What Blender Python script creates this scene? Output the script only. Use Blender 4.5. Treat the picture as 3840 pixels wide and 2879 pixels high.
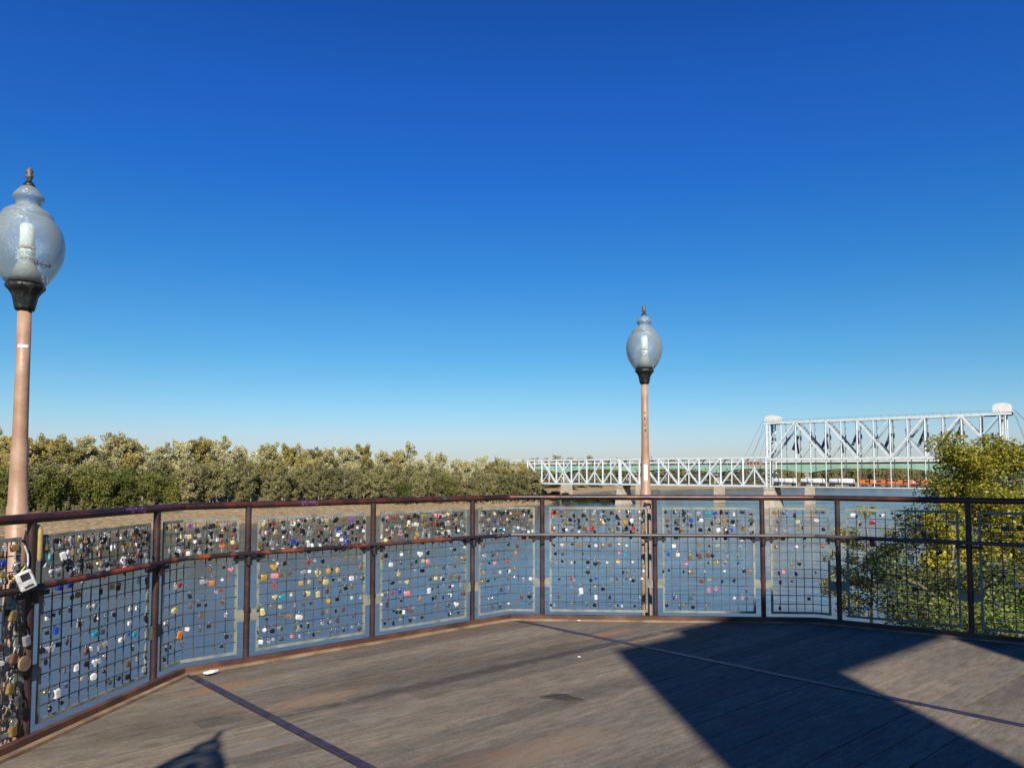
import bpy, bmesh, math, random
import numpy as np
from mathutils import Vector, Matrix
from math import pi, sin, cos, radians as R
for o in list(bpy.data.objects): bpy.data.objects.remove(o)
random.seed(7); RNG = np.random.default_rng(11)
sc = bpy.context.scene; COL = sc.collection

# ---------------- camera, sky, sun, exposure ----------------
EYE = 1.65
cd = bpy.data.cameras.new('camera'); cam = bpy.data.objects.new('camera', cd); COL.objects.link(cam)
cam.location = (0, 0, EYE); cam.rotation_euler = (R(93.1), 0, 0)
cd.sensor_width = 36; cd.lens = 26.05; cd.shift_y = 0.0468
cd.clip_start = 0.05; cd.clip_end = 20000
sc.camera = cam
SUN_EL = R(34.5); SHX, SHY = -0.087, 0.996          # direction in which shadows run on the ground
w = bpy.data.worlds.new('World'); sc.world = w; w.use_nodes = True
nt = w.node_tree; bg = nt.nodes['Background']
sky = nt.nodes.new('ShaderNodeTexSky'); sky.sky_type = 'NISHITA'; sky.sun_disc = False
sky.sun_elevation = SUN_EL; sky.sun_rotation = R(180 - 5); sky.altitude = 300
sky.air_density = 1.0; sky.dust_density = 0.5; sky.ozone_density = 2.5
SKYK = 0.05
tc = nt.nodes.new('ShaderNodeTexCoord'); sp_ = nt.nodes.new('ShaderNodeSeparateXYZ'); nt.links.new(tc.outputs['Generated'], sp_.inputs[0])
el = nt.nodes.new('ShaderNodeValToRGB'); nt.links.new(sp_.outputs[2], el.inputs[0])      # tint by height above the horizon
ES = [(0, (.98, 1.0, 1.28)), (.049, (.95, 1.1, 1.36)), (.076, (.8, 1.14, 1.38)), (.138, (.5, 1.06, 1.37)), (.257, (.26, .94, 1.53)), (.368, (.18, .81, 1.77)), (.465, (.165, .75, 1.85)), (.547, (.143, .65, 1.7)), (1, (.14, .5, 1.3))]
while len(el.color_ramp.elements) < len(ES): el.color_ramp.elements.new(.5)
for i_, (p_, c_) in enumerate(ES): el.color_ramp.elements[i_].position = p_; el.color_ramp.elements[i_].color = (*c_, 1)
mu_ = nt.nodes.new('ShaderNodeMixRGB'); mu_.blend_type = 'MULTIPLY'; mu_.inputs[0].default_value = 1
nt.links.new(sky.outputs[0], mu_.inputs[1]); nt.links.new(el.outputs[0], mu_.inputs[2])
dk_ = nt.nodes.new('ShaderNodeMixRGB'); dk_.blend_type = 'DARKEN'; dk_.inputs[0].default_value = 1; dk_.inputs[2].default_value = (8.2, 10.2, 12, 1)
nt.links.new(mu_.outputs[0], dk_.inputs[1])
nt.links.new(dk_.outputs[0], bg.inputs[0]); bg.inputs[1].default_value = SKYK
ld = bpy.data.lights.new('sun', 'SUN'); ld.energy = 5.0; ld.angle = R(0.5); ld.color = (1, .93, .83)
sun = bpy.data.objects.new('sun', ld); COL.objects.link(sun)
sd = Vector((-SHX*cos(SUN_EL), -SHY*cos(SUN_EL), sin(SUN_EL)))
sun.rotation_euler = sd.to_track_quat('Z', 'Y').to_euler(); sun.location = sd*50
sc.view_settings.view_transform = 'Standard'; sc.view_settings.look = 'None'
sc.view_settings.gamma = 1; sc.view_settings.exposure = 0.6
sc.render.engine = 'CYCLES'
sc.cycles.caustics_reflective = False; sc.cycles.caustics_refractive = False
sc.cycles.transparent_max_bounces = 16

# ---------------- materials ----------------
def new_mat(name):
    m = bpy.data.materials.new(name); m.use_nodes = True
    return m, m.node_tree, m.node_tree.nodes['Principled BSDF']
def ramp(nt, stops):
    r = nt.nodes.new('ShaderNodeValToRGB'); e = r.color_ramp.elements
    while len(e) < len(stops): e.new(0.5)
    for i, (p, c) in enumerate(stops):
        e[i].position = p; e[i].color = (*c, 1) if len(c) == 3 else c
    return r
def noisy(name, stops, scale=8, rough=.6, metal=0, bump=0.0, detail=5, stretch=(1, 1, 1), bscale=None, world=False, spec=.5):
    m, nt, b = new_mat(name); L = nt.links.new
    tc = nt.nodes.new('ShaderNodeTexCoord'); mp = nt.nodes.new('ShaderNodeMapping')
    mp.inputs['Scale'].default_value = stretch
    if world:
        g = nt.nodes.new('ShaderNodeNewGeometry'); L(g.outputs['Position'], mp.inputs[0])
    else: L(tc.outputs['Object'], mp.inputs[0])
    n = nt.nodes.new('ShaderNodeTexNoise'); n.inputs['Scale'].default_value = scale; n.inputs['Detail'].default_value = detail
    L(mp.outputs[0], n.inputs[0]); r = ramp(nt, stops); L(n.outputs[0], r.inputs[0]); L(r.outputs[0], b.inputs['Base Color'])
    b.inputs['Roughness'].default_value = rough; b.inputs['Metallic'].default_value = metal
    b.inputs['Specular IOR Level'].default_value = spec
    if bump:
        n2 = nt.nodes.new('ShaderNodeTexNoise'); n2.inputs['Scale'].default_value = bscale or scale*3; n2.inputs['Detail'].default_value = 4
        L(mp.outputs[0], n2.inputs[0]); bp = nt.nodes.new('ShaderNodeBump'); bp.inputs['Strength'].default_value = bump
        bp.inputs['Distance'].default_value = .02; L(n2.outputs[0], bp.inputs['Height']); L(bp.outputs[0], b.inputs['Normal'])
    return m
def leafmat(name, stops, scale=.5, trans=.35):
    m, nt, b = new_mat(name); L = nt.links.new
    g = nt.nodes.new('ShaderNodeNewGeometry'); oi = nt.nodes.new('ShaderNodeObjectInfo')
    n = nt.nodes.new('ShaderNodeTexNoise'); n.inputs['Scale'].default_value = scale; n.inputs['Detail'].default_value = 3
    L(g.outputs['Position'], n.inputs[0])
    a = nt.nodes.new('ShaderNodeMath'); a.operation = 'MULTIPLY_ADD'; a.inputs[1].default_value = .55; 
    L(g.outputs['Random Per Island'], a.inputs[0])
    a2 = nt.nodes.new('ShaderNodeMath'); a2.operation = 'MULTIPLY_ADD'; a2.inputs[1].default_value = .35; a2.inputs[2].default_value = -.22
    L(oi.outputs['Random'], a2.inputs[0]); L(a2.outputs[0], a.inputs[2])
    s = nt.nodes.new('ShaderNodeMath'); s.operation = 'ADD'; L(a.outputs[0], s.inputs[0])
    n3 = nt.nodes.new('ShaderNodeMath'); n3.operation = 'MULTIPLY'; n3.inputs[1].default_value = .6; L(n.outputs[0], n3.inputs[0]); L(n3.outputs[0], s.inputs[1])
    r = ramp(nt, stops); L(s.outputs[0], r.inputs[0]); L(r.outputs[0], b.inputs['Base Color'])
    b.inputs['Roughness'].default_value = .6; b.inputs['Specular IOR Level'].default_value = .25
    t = nt.nodes.new('ShaderNodeBsdfTranslucent'); L(r.outputs[0], t.inputs[0])
    mx = nt.nodes.new('ShaderNodeMixShader'); mx.inputs[0].default_value = trans
    L(b.outputs[0], mx.inputs[1]); L(t.outputs[0], mx.inputs[2]); L(mx.outputs[0], nt.nodes['Material Output'].inputs[0])
    return m
M = {}
M['rail'] = noisy('rail_paint', [(.3, (0.013, 0.00734, 0.00691)), (.48, (0.0302, 0.0117, 0.0095)), (.56, (0.0734, 0.0216, 0.013)), (.66, (0.0259, 0.0151, 0.0138)), (.74, (0.0864, 0.0691, 0.0648))], 3.2, .42, .15, .3, 7)
M['midrail'] = noisy('mid_rail_paint', [(.3, (0.0134, 0.0135, 0.0171)), (.46, (0.0268, 0.0156, 0.0148)), (.53, (0.24, 0.055, 0.022)), (.58, (.1, .035, .02)), (.64, (0.0268, 0.0261, 0.0285)), (.72, (0.067, 0.0625, 0.0685))], 2.6, .42, .15, .3, 7)
M['midgrey'] = noisy('mid_rail_grey', [(.3, (.03, .027, .028)), (.5, (.06, .05, .05)), (.62, (.1, .06, .045)), (.7, (.13, .12, .12))], 3, .45, .1, .3, 7)
M['post'] = noisy('post_paint', [(.3, (0.0196, 0.0104, 0.00988)), (.55, (0.0467, 0.0234, 0.0208)), (.75, (0.0737, 0.0442, 0.0411))], 6, .45, .15, .2)
M['galv'] = noisy('galvanised_frame', [(.3, (0.1, 0.115, 0.101)), (.5, (0.183, 0.198, 0.168)), (.68, (0.248, 0.236, 0.175))], 9, .6, .05, .1, spec=.25)
M['wire'] = noisy('wire', [(.35, (.035, .035, .032)), (.6, (.12, .115, .09))], 7, .5, .5)
M['clamp'] = noisy('clamp', [(.3, (0.0084, 0.0077, 0.0084)), (.7, (0.0315, 0.0245, 0.0224))], 10, .5, .2)
M['curb'] = noisy('steel_curb', [(.3, (0.036, 0.016, 0.0104)), (.5, (0.068, 0.0304, 0.0192)), (.7, (0.136, 0.064, 0.036))], 3, .6, .1, .3, 7)
M['trim'] = noisy('wood_trim', [(.3, (0.112, 0.068, 0.036)), (.55, (0.24, 0.16, 0.092)), (.75, (0.288, 0.208, 0.128))], 4, .8, 0, .3)
M['strip'] = noisy('seam_strip', [(.3, (0.0224, 0.0151, 0.0224)), (.6, (0.0525, 0.0377, 0.0476)), (.75, (0.091, 0.0549, 0.0392))], 14, .45, .3, .15)
M['pole'] = noisy('lamp_pole_paint', [(.3, (0.259, 0.146, 0.0897)), (.5, (0.32, 0.193, 0.12)), (.68, (0.358, 0.245, 0.161)), (.8, (0.123, 0.0663, 0.0419))], 7, .5, 0, .15, 6)
M['black'] = noisy('black_cast_iron', [(.35, (.01, .011, .012)), (.6, (.03, .031, .03)), (.78, (.12, .11, .08))], 25, .4, .3, .3)
M['finial'] = noisy('aged_finial', [(.3, (.03, .03, .03)), (.6, (.18, .15, .13))], 60, .5, .3, .3)
M['ins'] = noisy('lamp_insert', [(.3, (0.85, 0.801, 0.686)), (.7, (0.85, 0.85, 0.85))], 12, .35)
M['pinkring'] = noisy('ring', [(.3, (.4, .15, .1)), (.7, (.5, .25, .2))], 10, .5)
M['sticker'] = noisy('white_sticker', [(.3, (.5, .5, .5)), (.6, (.85, .85, .85))], 40, .5)
M['ink'] = noisy('ink', [(.3, (.01, .01, .012)), (.7, (.03, .03, .04))], 10, .5)
M['purple'] = noisy('purple_paint', [(.3, (.1, .04, .2)), (.7, (.24, .12, .38))], 30, .5)
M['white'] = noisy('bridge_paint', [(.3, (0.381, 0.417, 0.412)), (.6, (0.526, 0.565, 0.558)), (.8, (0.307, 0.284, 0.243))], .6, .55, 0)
M['whited'] = noisy('dark_bridge_paint', [(.3, (.03, .05, .07)), (.7, (.08, .11, .15))], .5, .6)  # much darker and bluer than the main bridge paint
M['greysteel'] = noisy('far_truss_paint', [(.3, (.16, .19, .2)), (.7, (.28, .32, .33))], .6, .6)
M['house'] = noisy('machine_house_sheet', [(.3, (0.474, 0.474, 0.444)), (.7, (0.597, 0.597, 0.573))], .8, .6)
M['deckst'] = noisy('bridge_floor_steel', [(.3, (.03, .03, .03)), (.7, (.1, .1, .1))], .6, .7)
M['conc'] = noisy('pier_concrete', [(.3, (0.289, 0.238, 0.17)), (.6, (0.425, 0.365, 0.272)), (.8, (0.204, 0.162, 0.119))], .35, .85, 0, .2)
M['green'] = noisy('green_girder', [(.3, (0.182, 0.322, 0.231)), (.7, (0.252, 0.406, 0.301))], .2, .6)
M['para'] = noisy('parapet_concrete', [(.3, (.4, .38, .34)), (.7, (.55, .53, .5))], .4, .8)
M['tank'] = noisy('tank_white', [(.3, (0.573, 0.573, 0.573)), (.75, (0.673, 0.665, 0.65))], .8, .4)
M['loco'] = noisy('loco_orange', [(.3, (0.496, 0.096, 0.016)), (.7, (0.624, 0.16, 0.032))], .8, .45)
M['locodark'] = noisy('loco_dark', [(.3, (.02, .02, .02)), (.7, (.06, .05, .05))], 2, .5)
M['glassd'] = noisy('cab_glass', [(.3, (.02, .03, .04)), (.7, (.05, .06, .08))], 2, .1)
M['cabin'] = noisy('brown_cabin', [(.3, (.26, .14, .11)), (.7, (.4, .24, .2))], .8, .8)
M['bark'] = noisy('bark', [(.3, (.09, .07, .05)), (.6, (.2, .17, .13)), (.75, (.32, .29, .24))], 3, .9, 0, .5, stretch=(1, 1, .3))
M['barkpale'] = noisy('pale_bark', [(.3, (.22, .19, .15)), (.7, (.46, .42, .35))], 1, .9)
M['tower'] = noisy('tower_steel', [(.3, (.08, .05, .04)), (.7, (.2, .12, .09))], 1.2, .6, .1)
M['towerpanel'] = noisy('tower_panel', [(.3, (.3, .29, .27)), (.7, (.42, .41, .38))], 1, .7)
M['gold'] = noisy('gold_wrap', [(.3, (.45, .3, .08)), (.7, (.62, .45, .16))], 20, .4, .2)
M['lav'] = noisy('lavender_paint', [(.3, (.2, .18, .28)), (.7, (.34, .3, .42))], 10, .6)
M['litter'] = noisy('paper', [(.3, (.6, .6, .6)), (.7, (.85, .85, .85))], 30, .8)
M['leaflit'] = noisy('dead_leaf', [(.3, (.02, .016, .013)), (.7, (.05, .035, .025))], 30, .8)
M['riprap'] = noisy('riprap', [(.35, (.05, .045, .04)), (.65, (.22, .19, .15))], .6, .9, 0, .5)

def make_globe_mat():
    m, nt, b = new_mat('globe_glass'); L = nt.links.new
    tc = nt.nodes.new('ShaderNodeTexCoord'); n = nt.nodes.new('ShaderNodeTexNoise'); n.inputs['Scale'].default_value = 90
    L(tc.outputs['Object'], n.inputs[0]); bp = nt.nodes.new('ShaderNodeBump'); bp.inputs['Strength'].default_value = .6; bp.inputs['Distance'].default_value = .012
    wv = nt.nodes.new('ShaderNodeTexWave'); wv.bands_direction = 'Z'; wv.inputs['Scale'].default_value = 28; L(tc.outputs['Object'], wv.inputs[0])
    ad = nt.nodes.new('ShaderNodeMath'); ad.operation = 'MULTIPLY_ADD'; ad.inputs[1].default_value = .25; L(wv.outputs[1], ad.inputs[0]); L(n.outputs[0], ad.inputs[2])
    L(ad.outputs[0], bp.inputs['Height'])
    gl = nt.nodes.new('ShaderNodeBsdfGlossy'); gl.inputs['Roughness'].default_value = .16; gl.inputs[0].default_value = (.9, .95, 1, 1); L(bp.outputs[0], gl.inputs['Normal'])
    tr = nt.nodes.new('ShaderNodeBsdfTransparent'); tr.inputs[0].default_value = (.82, .9, .9, 1)
    df = nt.nodes.new('ShaderNodeBsdfDiffuse'); df.inputs[0].default_value = (.62, .72, .7, 1)
    tl = nt.nodes.new('ShaderNodeBsdfTranslucent'); tl.inputs[0].default_value = (.7, .75, .76, 1)
    m1 = nt.nodes.new('ShaderNodeMixShader'); m1.inputs[0].default_value = .5; L(df.outputs[0], m1.inputs[1]); L(tl.outputs[0], m1.inputs[2])
    lw = nt.nodes.new('ShaderNodeLayerWeight'); lw.inputs[0].default_value = .3
    mr = nt.nodes.new('ShaderNodeMapRange'); mr.inputs[3].default_value = .3; mr.inputs[4].default_value = .9; L(lw.outputs['Facing'], mr.inputs[0])
    m2 = nt.nodes.new('ShaderNodeMixShader'); L(mr.outputs[0], m2.inputs[0]); L(tr.outputs[0], m2.inputs[1]); L(m1.outputs[0], m2.inputs[2])
    m3 = nt.nodes.new('ShaderNodeMixShader'); fr = nt.nodes.new('ShaderNodeFresnel'); fr.inputs[0].default_value = 1.5; L(bp.outputs[0], fr.inputs[1])
    L(fr.outputs[0], m3.inputs[0]); L(m2.outputs[0], m3.inputs[1]); L(gl.outputs[0], m3.inputs[2])
    L(m3.outputs[0], nt.nodes['Material Output'].inputs[0]); return m
M['globe'] = make_globe_mat()

PL = R(40.3)        # direction of the deck boards
def make_deck_mat():
    m, nt, b = new_mat('weathered_boards'); L = nt.links.new
    g = nt.nodes.new('ShaderNodeNewGeometry')
    def nz(sx, sy, scale, detail=5, rot=-PL, off=0):
        rt = nt.nodes.new('ShaderNodeVectorRotate'); rt.rotation_type = 'Z_AXIS'; rt.inputs['Angle'].default_value = rot
        L(g.outputs['Position'], rt.inputs[0])
        mp = nt.nodes.new('ShaderNodeMapping'); mp.inputs['Scale'].default_value = (sx, sy, 1); mp.inputs['Location'].default_value = (off, off*.7, 0)
        L(rt.outputs[0], mp.inputs[0]); n = nt.nodes.new('ShaderNodeTexNoise'); n.inputs['Scale'].default_value = scale; n.inputs['Detail'].default_value = detail
        L(mp.outputs[0], n.inputs[0]); return n.outputs[0]
    r1 = ramp(nt, [(.25, (.09, .075, .054)), (.5, (.134, .113, .086)), (.75, (.176, .15, .117))]); L(nz(2.2, 10, 2.2, 8), r1.inputs[0])
    # board to board tone
    ri = ramp(nt, [(0, (.74, .74, .76)), (.5, (1, 1, 1)), (1, (1.14, 1.11, 1.06))]); L(g.outputs['Random Per Island'], ri.inputs[0])
    mu = nt.nodes.new('ShaderNodeMixRGB'); mu.blend_type = 'MULTIPLY'; mu.inputs[0].default_value = .95; L(r1.outputs[0], mu.inputs[1]); L(ri.outputs[0], mu.inputs[2])
    # dark weather streaks and worn patches
    r2 = ramp(nt, [(.33, (.6, .57, .55)), (.5, (1, 1, 1)), (.66, (1.25, 1.22, 1.18))]); L(nz(.35, 1.6, 1.1, 4, off=3), r2.inputs[0])
    mu2 = nt.nodes.new('ShaderNodeMixRGB'); mu2.blend_type = 'MULTIPLY'; mu2.inputs[0].default_value = .8; L(mu.outputs[0], mu2.inputs[1]); L(r2.outputs[0], mu2.inputs[2])
    r5 = ramp(nt, [(.3, (.8, .8, .8)), (.7, (1.22, 1.2, 1.16))]); L(nz(14, 26, 2.4, 6, off=9), r5.inputs[0])
    mu3 = nt.nodes.new('ShaderNodeMixRGB'); mu3.blend_type = 'MULTIPLY'; mu3.inputs[0].default_value = 1; L(mu2.outputs[0], mu3.inputs[1]); L(r5.outputs[0], mu3.inputs[2]); mu2 = mu3
    # rusty worn stains
    r3 = ramp(nt, [(.63, (0, 0, 0)), (.78, (.6, .6, .6))]); L(nz(.45, 1.7, .95, 6, off=41.3), r3.inputs[0])
    mx = nt.nodes.new('ShaderNodeMixRGB'); L(r3.outputs[0], mx.inputs[0]); L(mu2.outputs[0], mx.inputs[1]); mx.inputs[2].default_value = (.17, .1, .058, 1)
    sx_ = nt.nodes.new('ShaderNodeSeparateXYZ'); rt = nt.nodes.new('ShaderNodeVectorRotate'); rt.rotation_type = 'Z_AXIS'; rt.inputs['Angle'].default_value = -PL
    L(g.outputs['Position'], rt.inputs[0]); L(rt.outputs[0], sx_.inputs[0])
    def mth(op, a, b=None, clampit=False):
        n = nt.nodes.new('ShaderNodeMath'); n.operation = op; n.use_clamp = clampit
        for k, v in enumerate((a, b)):
            if v is None: continue
            if isinstance(v, (int, float)): n.inputs[k].default_value = v
            else: L(v, n.inputs[k])
        return n.outputs[0]
    base = mx.outputs[0]; wobl = nz(3, 14, 2.2, 9, off=5)
    for (wx, wy, lu, lv, colr, amt) in ((-1.455, 5.48, .55, .13, (.19, .135, .085, 1), 1.35), (.21, 4.54, .6, .2, (.185, .135, .09, 1), 1.15), (-.25, 4.3, .7, .12, (.14, .095, .065, 1), 1.0), (.95, 7.65, .45, .08, (.2, .12, .075, 1), 1.4), (-2.24, 5.79, .3, .1, (.2, .12, .06, 1), 1.5), (.2, 6.6, 3.0, .085, (.045, .036, .03, 1), 1.3), (-1.5, 4.6, 2.2, .06, (.155, .135, .11, 1), 1.1)):
        u_ = wx*cos(PL)+wy*sin(PL); v_ = -wx*sin(PL)+wy*cos(PL)
        du = mth('DIVIDE', mth('SUBTRACT', sx_.outputs[0], u_), lu); dv = mth('DIVIDE', mth('SUBTRACT', sx_.outputs[1], v_), lv)
        r_2 = mth('ADD', mth('MULTIPLY', du, du), mth('MULTIPLY', dv, dv)); k_ = mth('MULTIPLY', mth('SUBTRACT', mth('MULTIPLY', wobl, 2.4*amt), mth('ADD', r_2, .35)), .8, True)
        mz = nt.nodes.new('ShaderNodeMixRGB'); L(k_, mz.inputs[0]); L(base, mz.inputs[1]); mz.inputs[2].default_value = colr; base = mz.outputs[0]
    # pale specks
    vs = nt.nodes.new('ShaderNodeTexNoise'); vs.inputs['Scale'].default_value = 38; vs.inputs['Detail'].default_value = 2; L(g.outputs['Position'], vs.inputs[0])
    r4 = ramp(nt, [(.7, (0, 0, 0)), (.76, (.8, .8, .8))]); L(vs.outputs[0], r4.inputs[0])
    mx2 = nt.nodes.new('ShaderNodeMixRGB'); L(r4.outputs[0], mx2.inputs[0]); L(base, mx2.inputs[1]); mx2.inputs[2].default_value = (.24, .21, .17, 1)
    L(mx2.outputs[0], b.inputs['Base Color']); b.inputs['Roughness'].default_value = .8; b.inputs['Specular IOR Level'].default_value = .3
    bp = nt.nodes.new('ShaderNodeBump'); bp.inputs['Strength'].default_value = .5; bp.inputs['Distance'].default_value = .004
    L(nz(3, 60, 3, 4), bp.inputs['Height']); L(bp.outputs[0], b.inputs['Normal']); return m
M['deck'] = make_deck_mat()

def make_water_mat():
    m, nt, b = new_mat('river_water'); L = nt.links.new
    b.inputs['Base Color'].default_value = (.07, .075, .07, 1); b.inputs['Roughness'].default_value = .12; b.inputs['IOR'].default_value = 1.33
    g = nt.nodes.new('ShaderNodeNewGeometry')
    def nz(scale, st, d):
        mp = nt.nodes.new('ShaderNodeMapping'); mp.inputs['Scale'].default_value = st; mp.inputs['Rotation'].default_value = (0, 0, R(20)); L(g.outputs['Position'], mp.inputs[0])
        n = nt.nodes.new('ShaderNodeTexNoise'); n.inputs['Scale'].default_value = scale; n.inputs['Detail'].default_value = d; L(mp.outputs[0], n.inputs[0]); return n.outputs[0]
    a = nt.nodes.new('ShaderNodeMath'); a.operation = 'MULTIPLY_ADD'; a.inputs[1].default_value = 4.0
    L(nz(.12, (1, 1.5, 1), 3), a.inputs[0]); L(nz(.9, (1, 1.6, 1), 4), a.inputs[2])
    bp = nt.nodes.new('ShaderNodeBump'); bp.inputs['Strength'].default_value = .8; bp.inputs['Distance'].default_value = .055
    L(a.outputs[0], bp.inputs['Height']); L(bp.outputs[0], b.inputs['Normal'])
    r = ramp(nt, [(.35, (.06, .06, .06)), (.65, (.22, .22, .22))]); L(nz(.012, (1, 3, 1), 4), r.inputs[0]); L(r.outputs[0], b.inputs['Roughness'])
    return m
M['water'] = make_water_mat()

def make_ground_mat():
    m, nt, b = new_mat('bank_ground'); L = nt.links.new
    g = nt.nodes.new('ShaderNodeNewGeometry'); sp = nt.nodes.new('ShaderNodeSeparateXYZ'); L(g.outputs['Position'], sp.inputs[0])
    n = nt.nodes.new('ShaderNodeTexNoise'); n.inputs['Scale'].default_value = .5; n.inputs['Detail'].default_value = 10; n.inputs['Roughness'].default_value = .68; L(g.outputs['Position'], n.inputs[0])
    n2 = nt.nodes.new('ShaderNodeTexNoise'); n2.inputs['Scale'].default_value = .05; n2.inputs['Detail'].default_value = 5; L(g.outputs['Position'], n2.inputs[0])
    mud = ramp(nt, [(.3, (.11, .075, .04)), (.46, (.27, .195, .11)), (.62, (.4, .3, .17))]); L(n.outputs[0], mud.inputs[0])
    gr = ramp(nt, [(.35, (.07, .07, .025)), (.6, (.2, .17, .07)), (.75, (.3, .24, .12))]); L(n.outputs[0], gr.inputs[0])
    ad = nt.nodes.new('ShaderNodeMath'); ad.operation = 'MULTIPLY_ADD'; ad.inputs[1].default_value = 5.0; L(n2.outputs[0], ad.inputs[0]); L(sp.outputs[2], ad.inputs[2])
    mr = nt.nodes.new('ShaderNodeMapRange'); mr.inputs[1].default_value = -13.2; mr.inputs[2].default_value = -12.2; L(ad.outputs[0], mr.inputs[0])
    mx = nt.nodes.new('ShaderNodeMixRGB'); L(mr.outputs[0], mx.inputs[0]); L(mud.outputs[0], mx.inputs[1]); L(gr.outputs[0], mx.inputs[2])
    L(mx.outputs[0], b.inputs['Base Color']); b.inputs['Roughness'].default_value = .95; b.inputs['Specular IOR Level'].default_value = .1
    bp = nt.nodes.new('ShaderNodeBump'); bp.inputs['Strength'].default_value = 1; bp.inputs['Distance'].default_value = 1.2
    L(n.outputs[0], bp.inputs['Height']); L(bp.outputs[0], b.inputs['Normal']); return m
M['ground'] = make_ground_mat()
OLIVE = [(.15, (.125, .125, .055)), (.45, (.24, .225, .095)), (.75, (.35, .315, .14)), (1, (.46, .4, .19))]
M['lf_olive'] = leafmat('olive_leaves', OLIVE, .12)
M['lf_green'] = leafmat('green_leaves', [(.15, (.07, .085, .02)), (.5, (.15, .165, .036)), (.8, (.25, .245, .06)), (1, (.36, .33, .1))], .12)
M['lf_pale'] = leafmat('pale_leaves', [(.15, (0.239, 0.222, 0.109)), (.5, (0.478, 0.445, 0.226)), (.8, (0.673, 0.622, 0.355)), (1, (0.777, 0.711, 0.45))], .12)
M['lf_yellow'] = leafmat('yellow_leaves', [(.15, (0.144, 0.132, 0.0414)), (.5, (0.342, 0.3, 0.0931)), (.8, (0.54, 0.441, 0.145)), (1, (0.684, 0.547, 0.248))], .12)
M['lf_near'] = leafmat('near_leaves', [(.1, (0.0583, 0.0654, 0.0109)), (.4, (0.194, 0.197, 0.0246)), (.7, (0.428, 0.374, 0.0437)), (1, (0.777, 0.616, 0.0955))], .45, .4)
M['lf_nearg'] = leafmat('near_green_leaves', [(.1, (0.0317, 0.0432, 0.0144)), (.5, (0.108, 0.144, 0.0317)), (.8, (0.23, 0.274, 0.0576)), (1, (0.403, 0.403, 0.115))], .45, .35)
M['lf_neard'] = leafmat('near_dark_leaves', [(.1, (0.0225, 0.0338, 0.0112)), (.5, (0.075, 0.0975, 0.0281)), (.8, (0.15, 0.169, 0.0562)), (1, (0.244, 0.225, 0.0938))], .45, .3)

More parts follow.
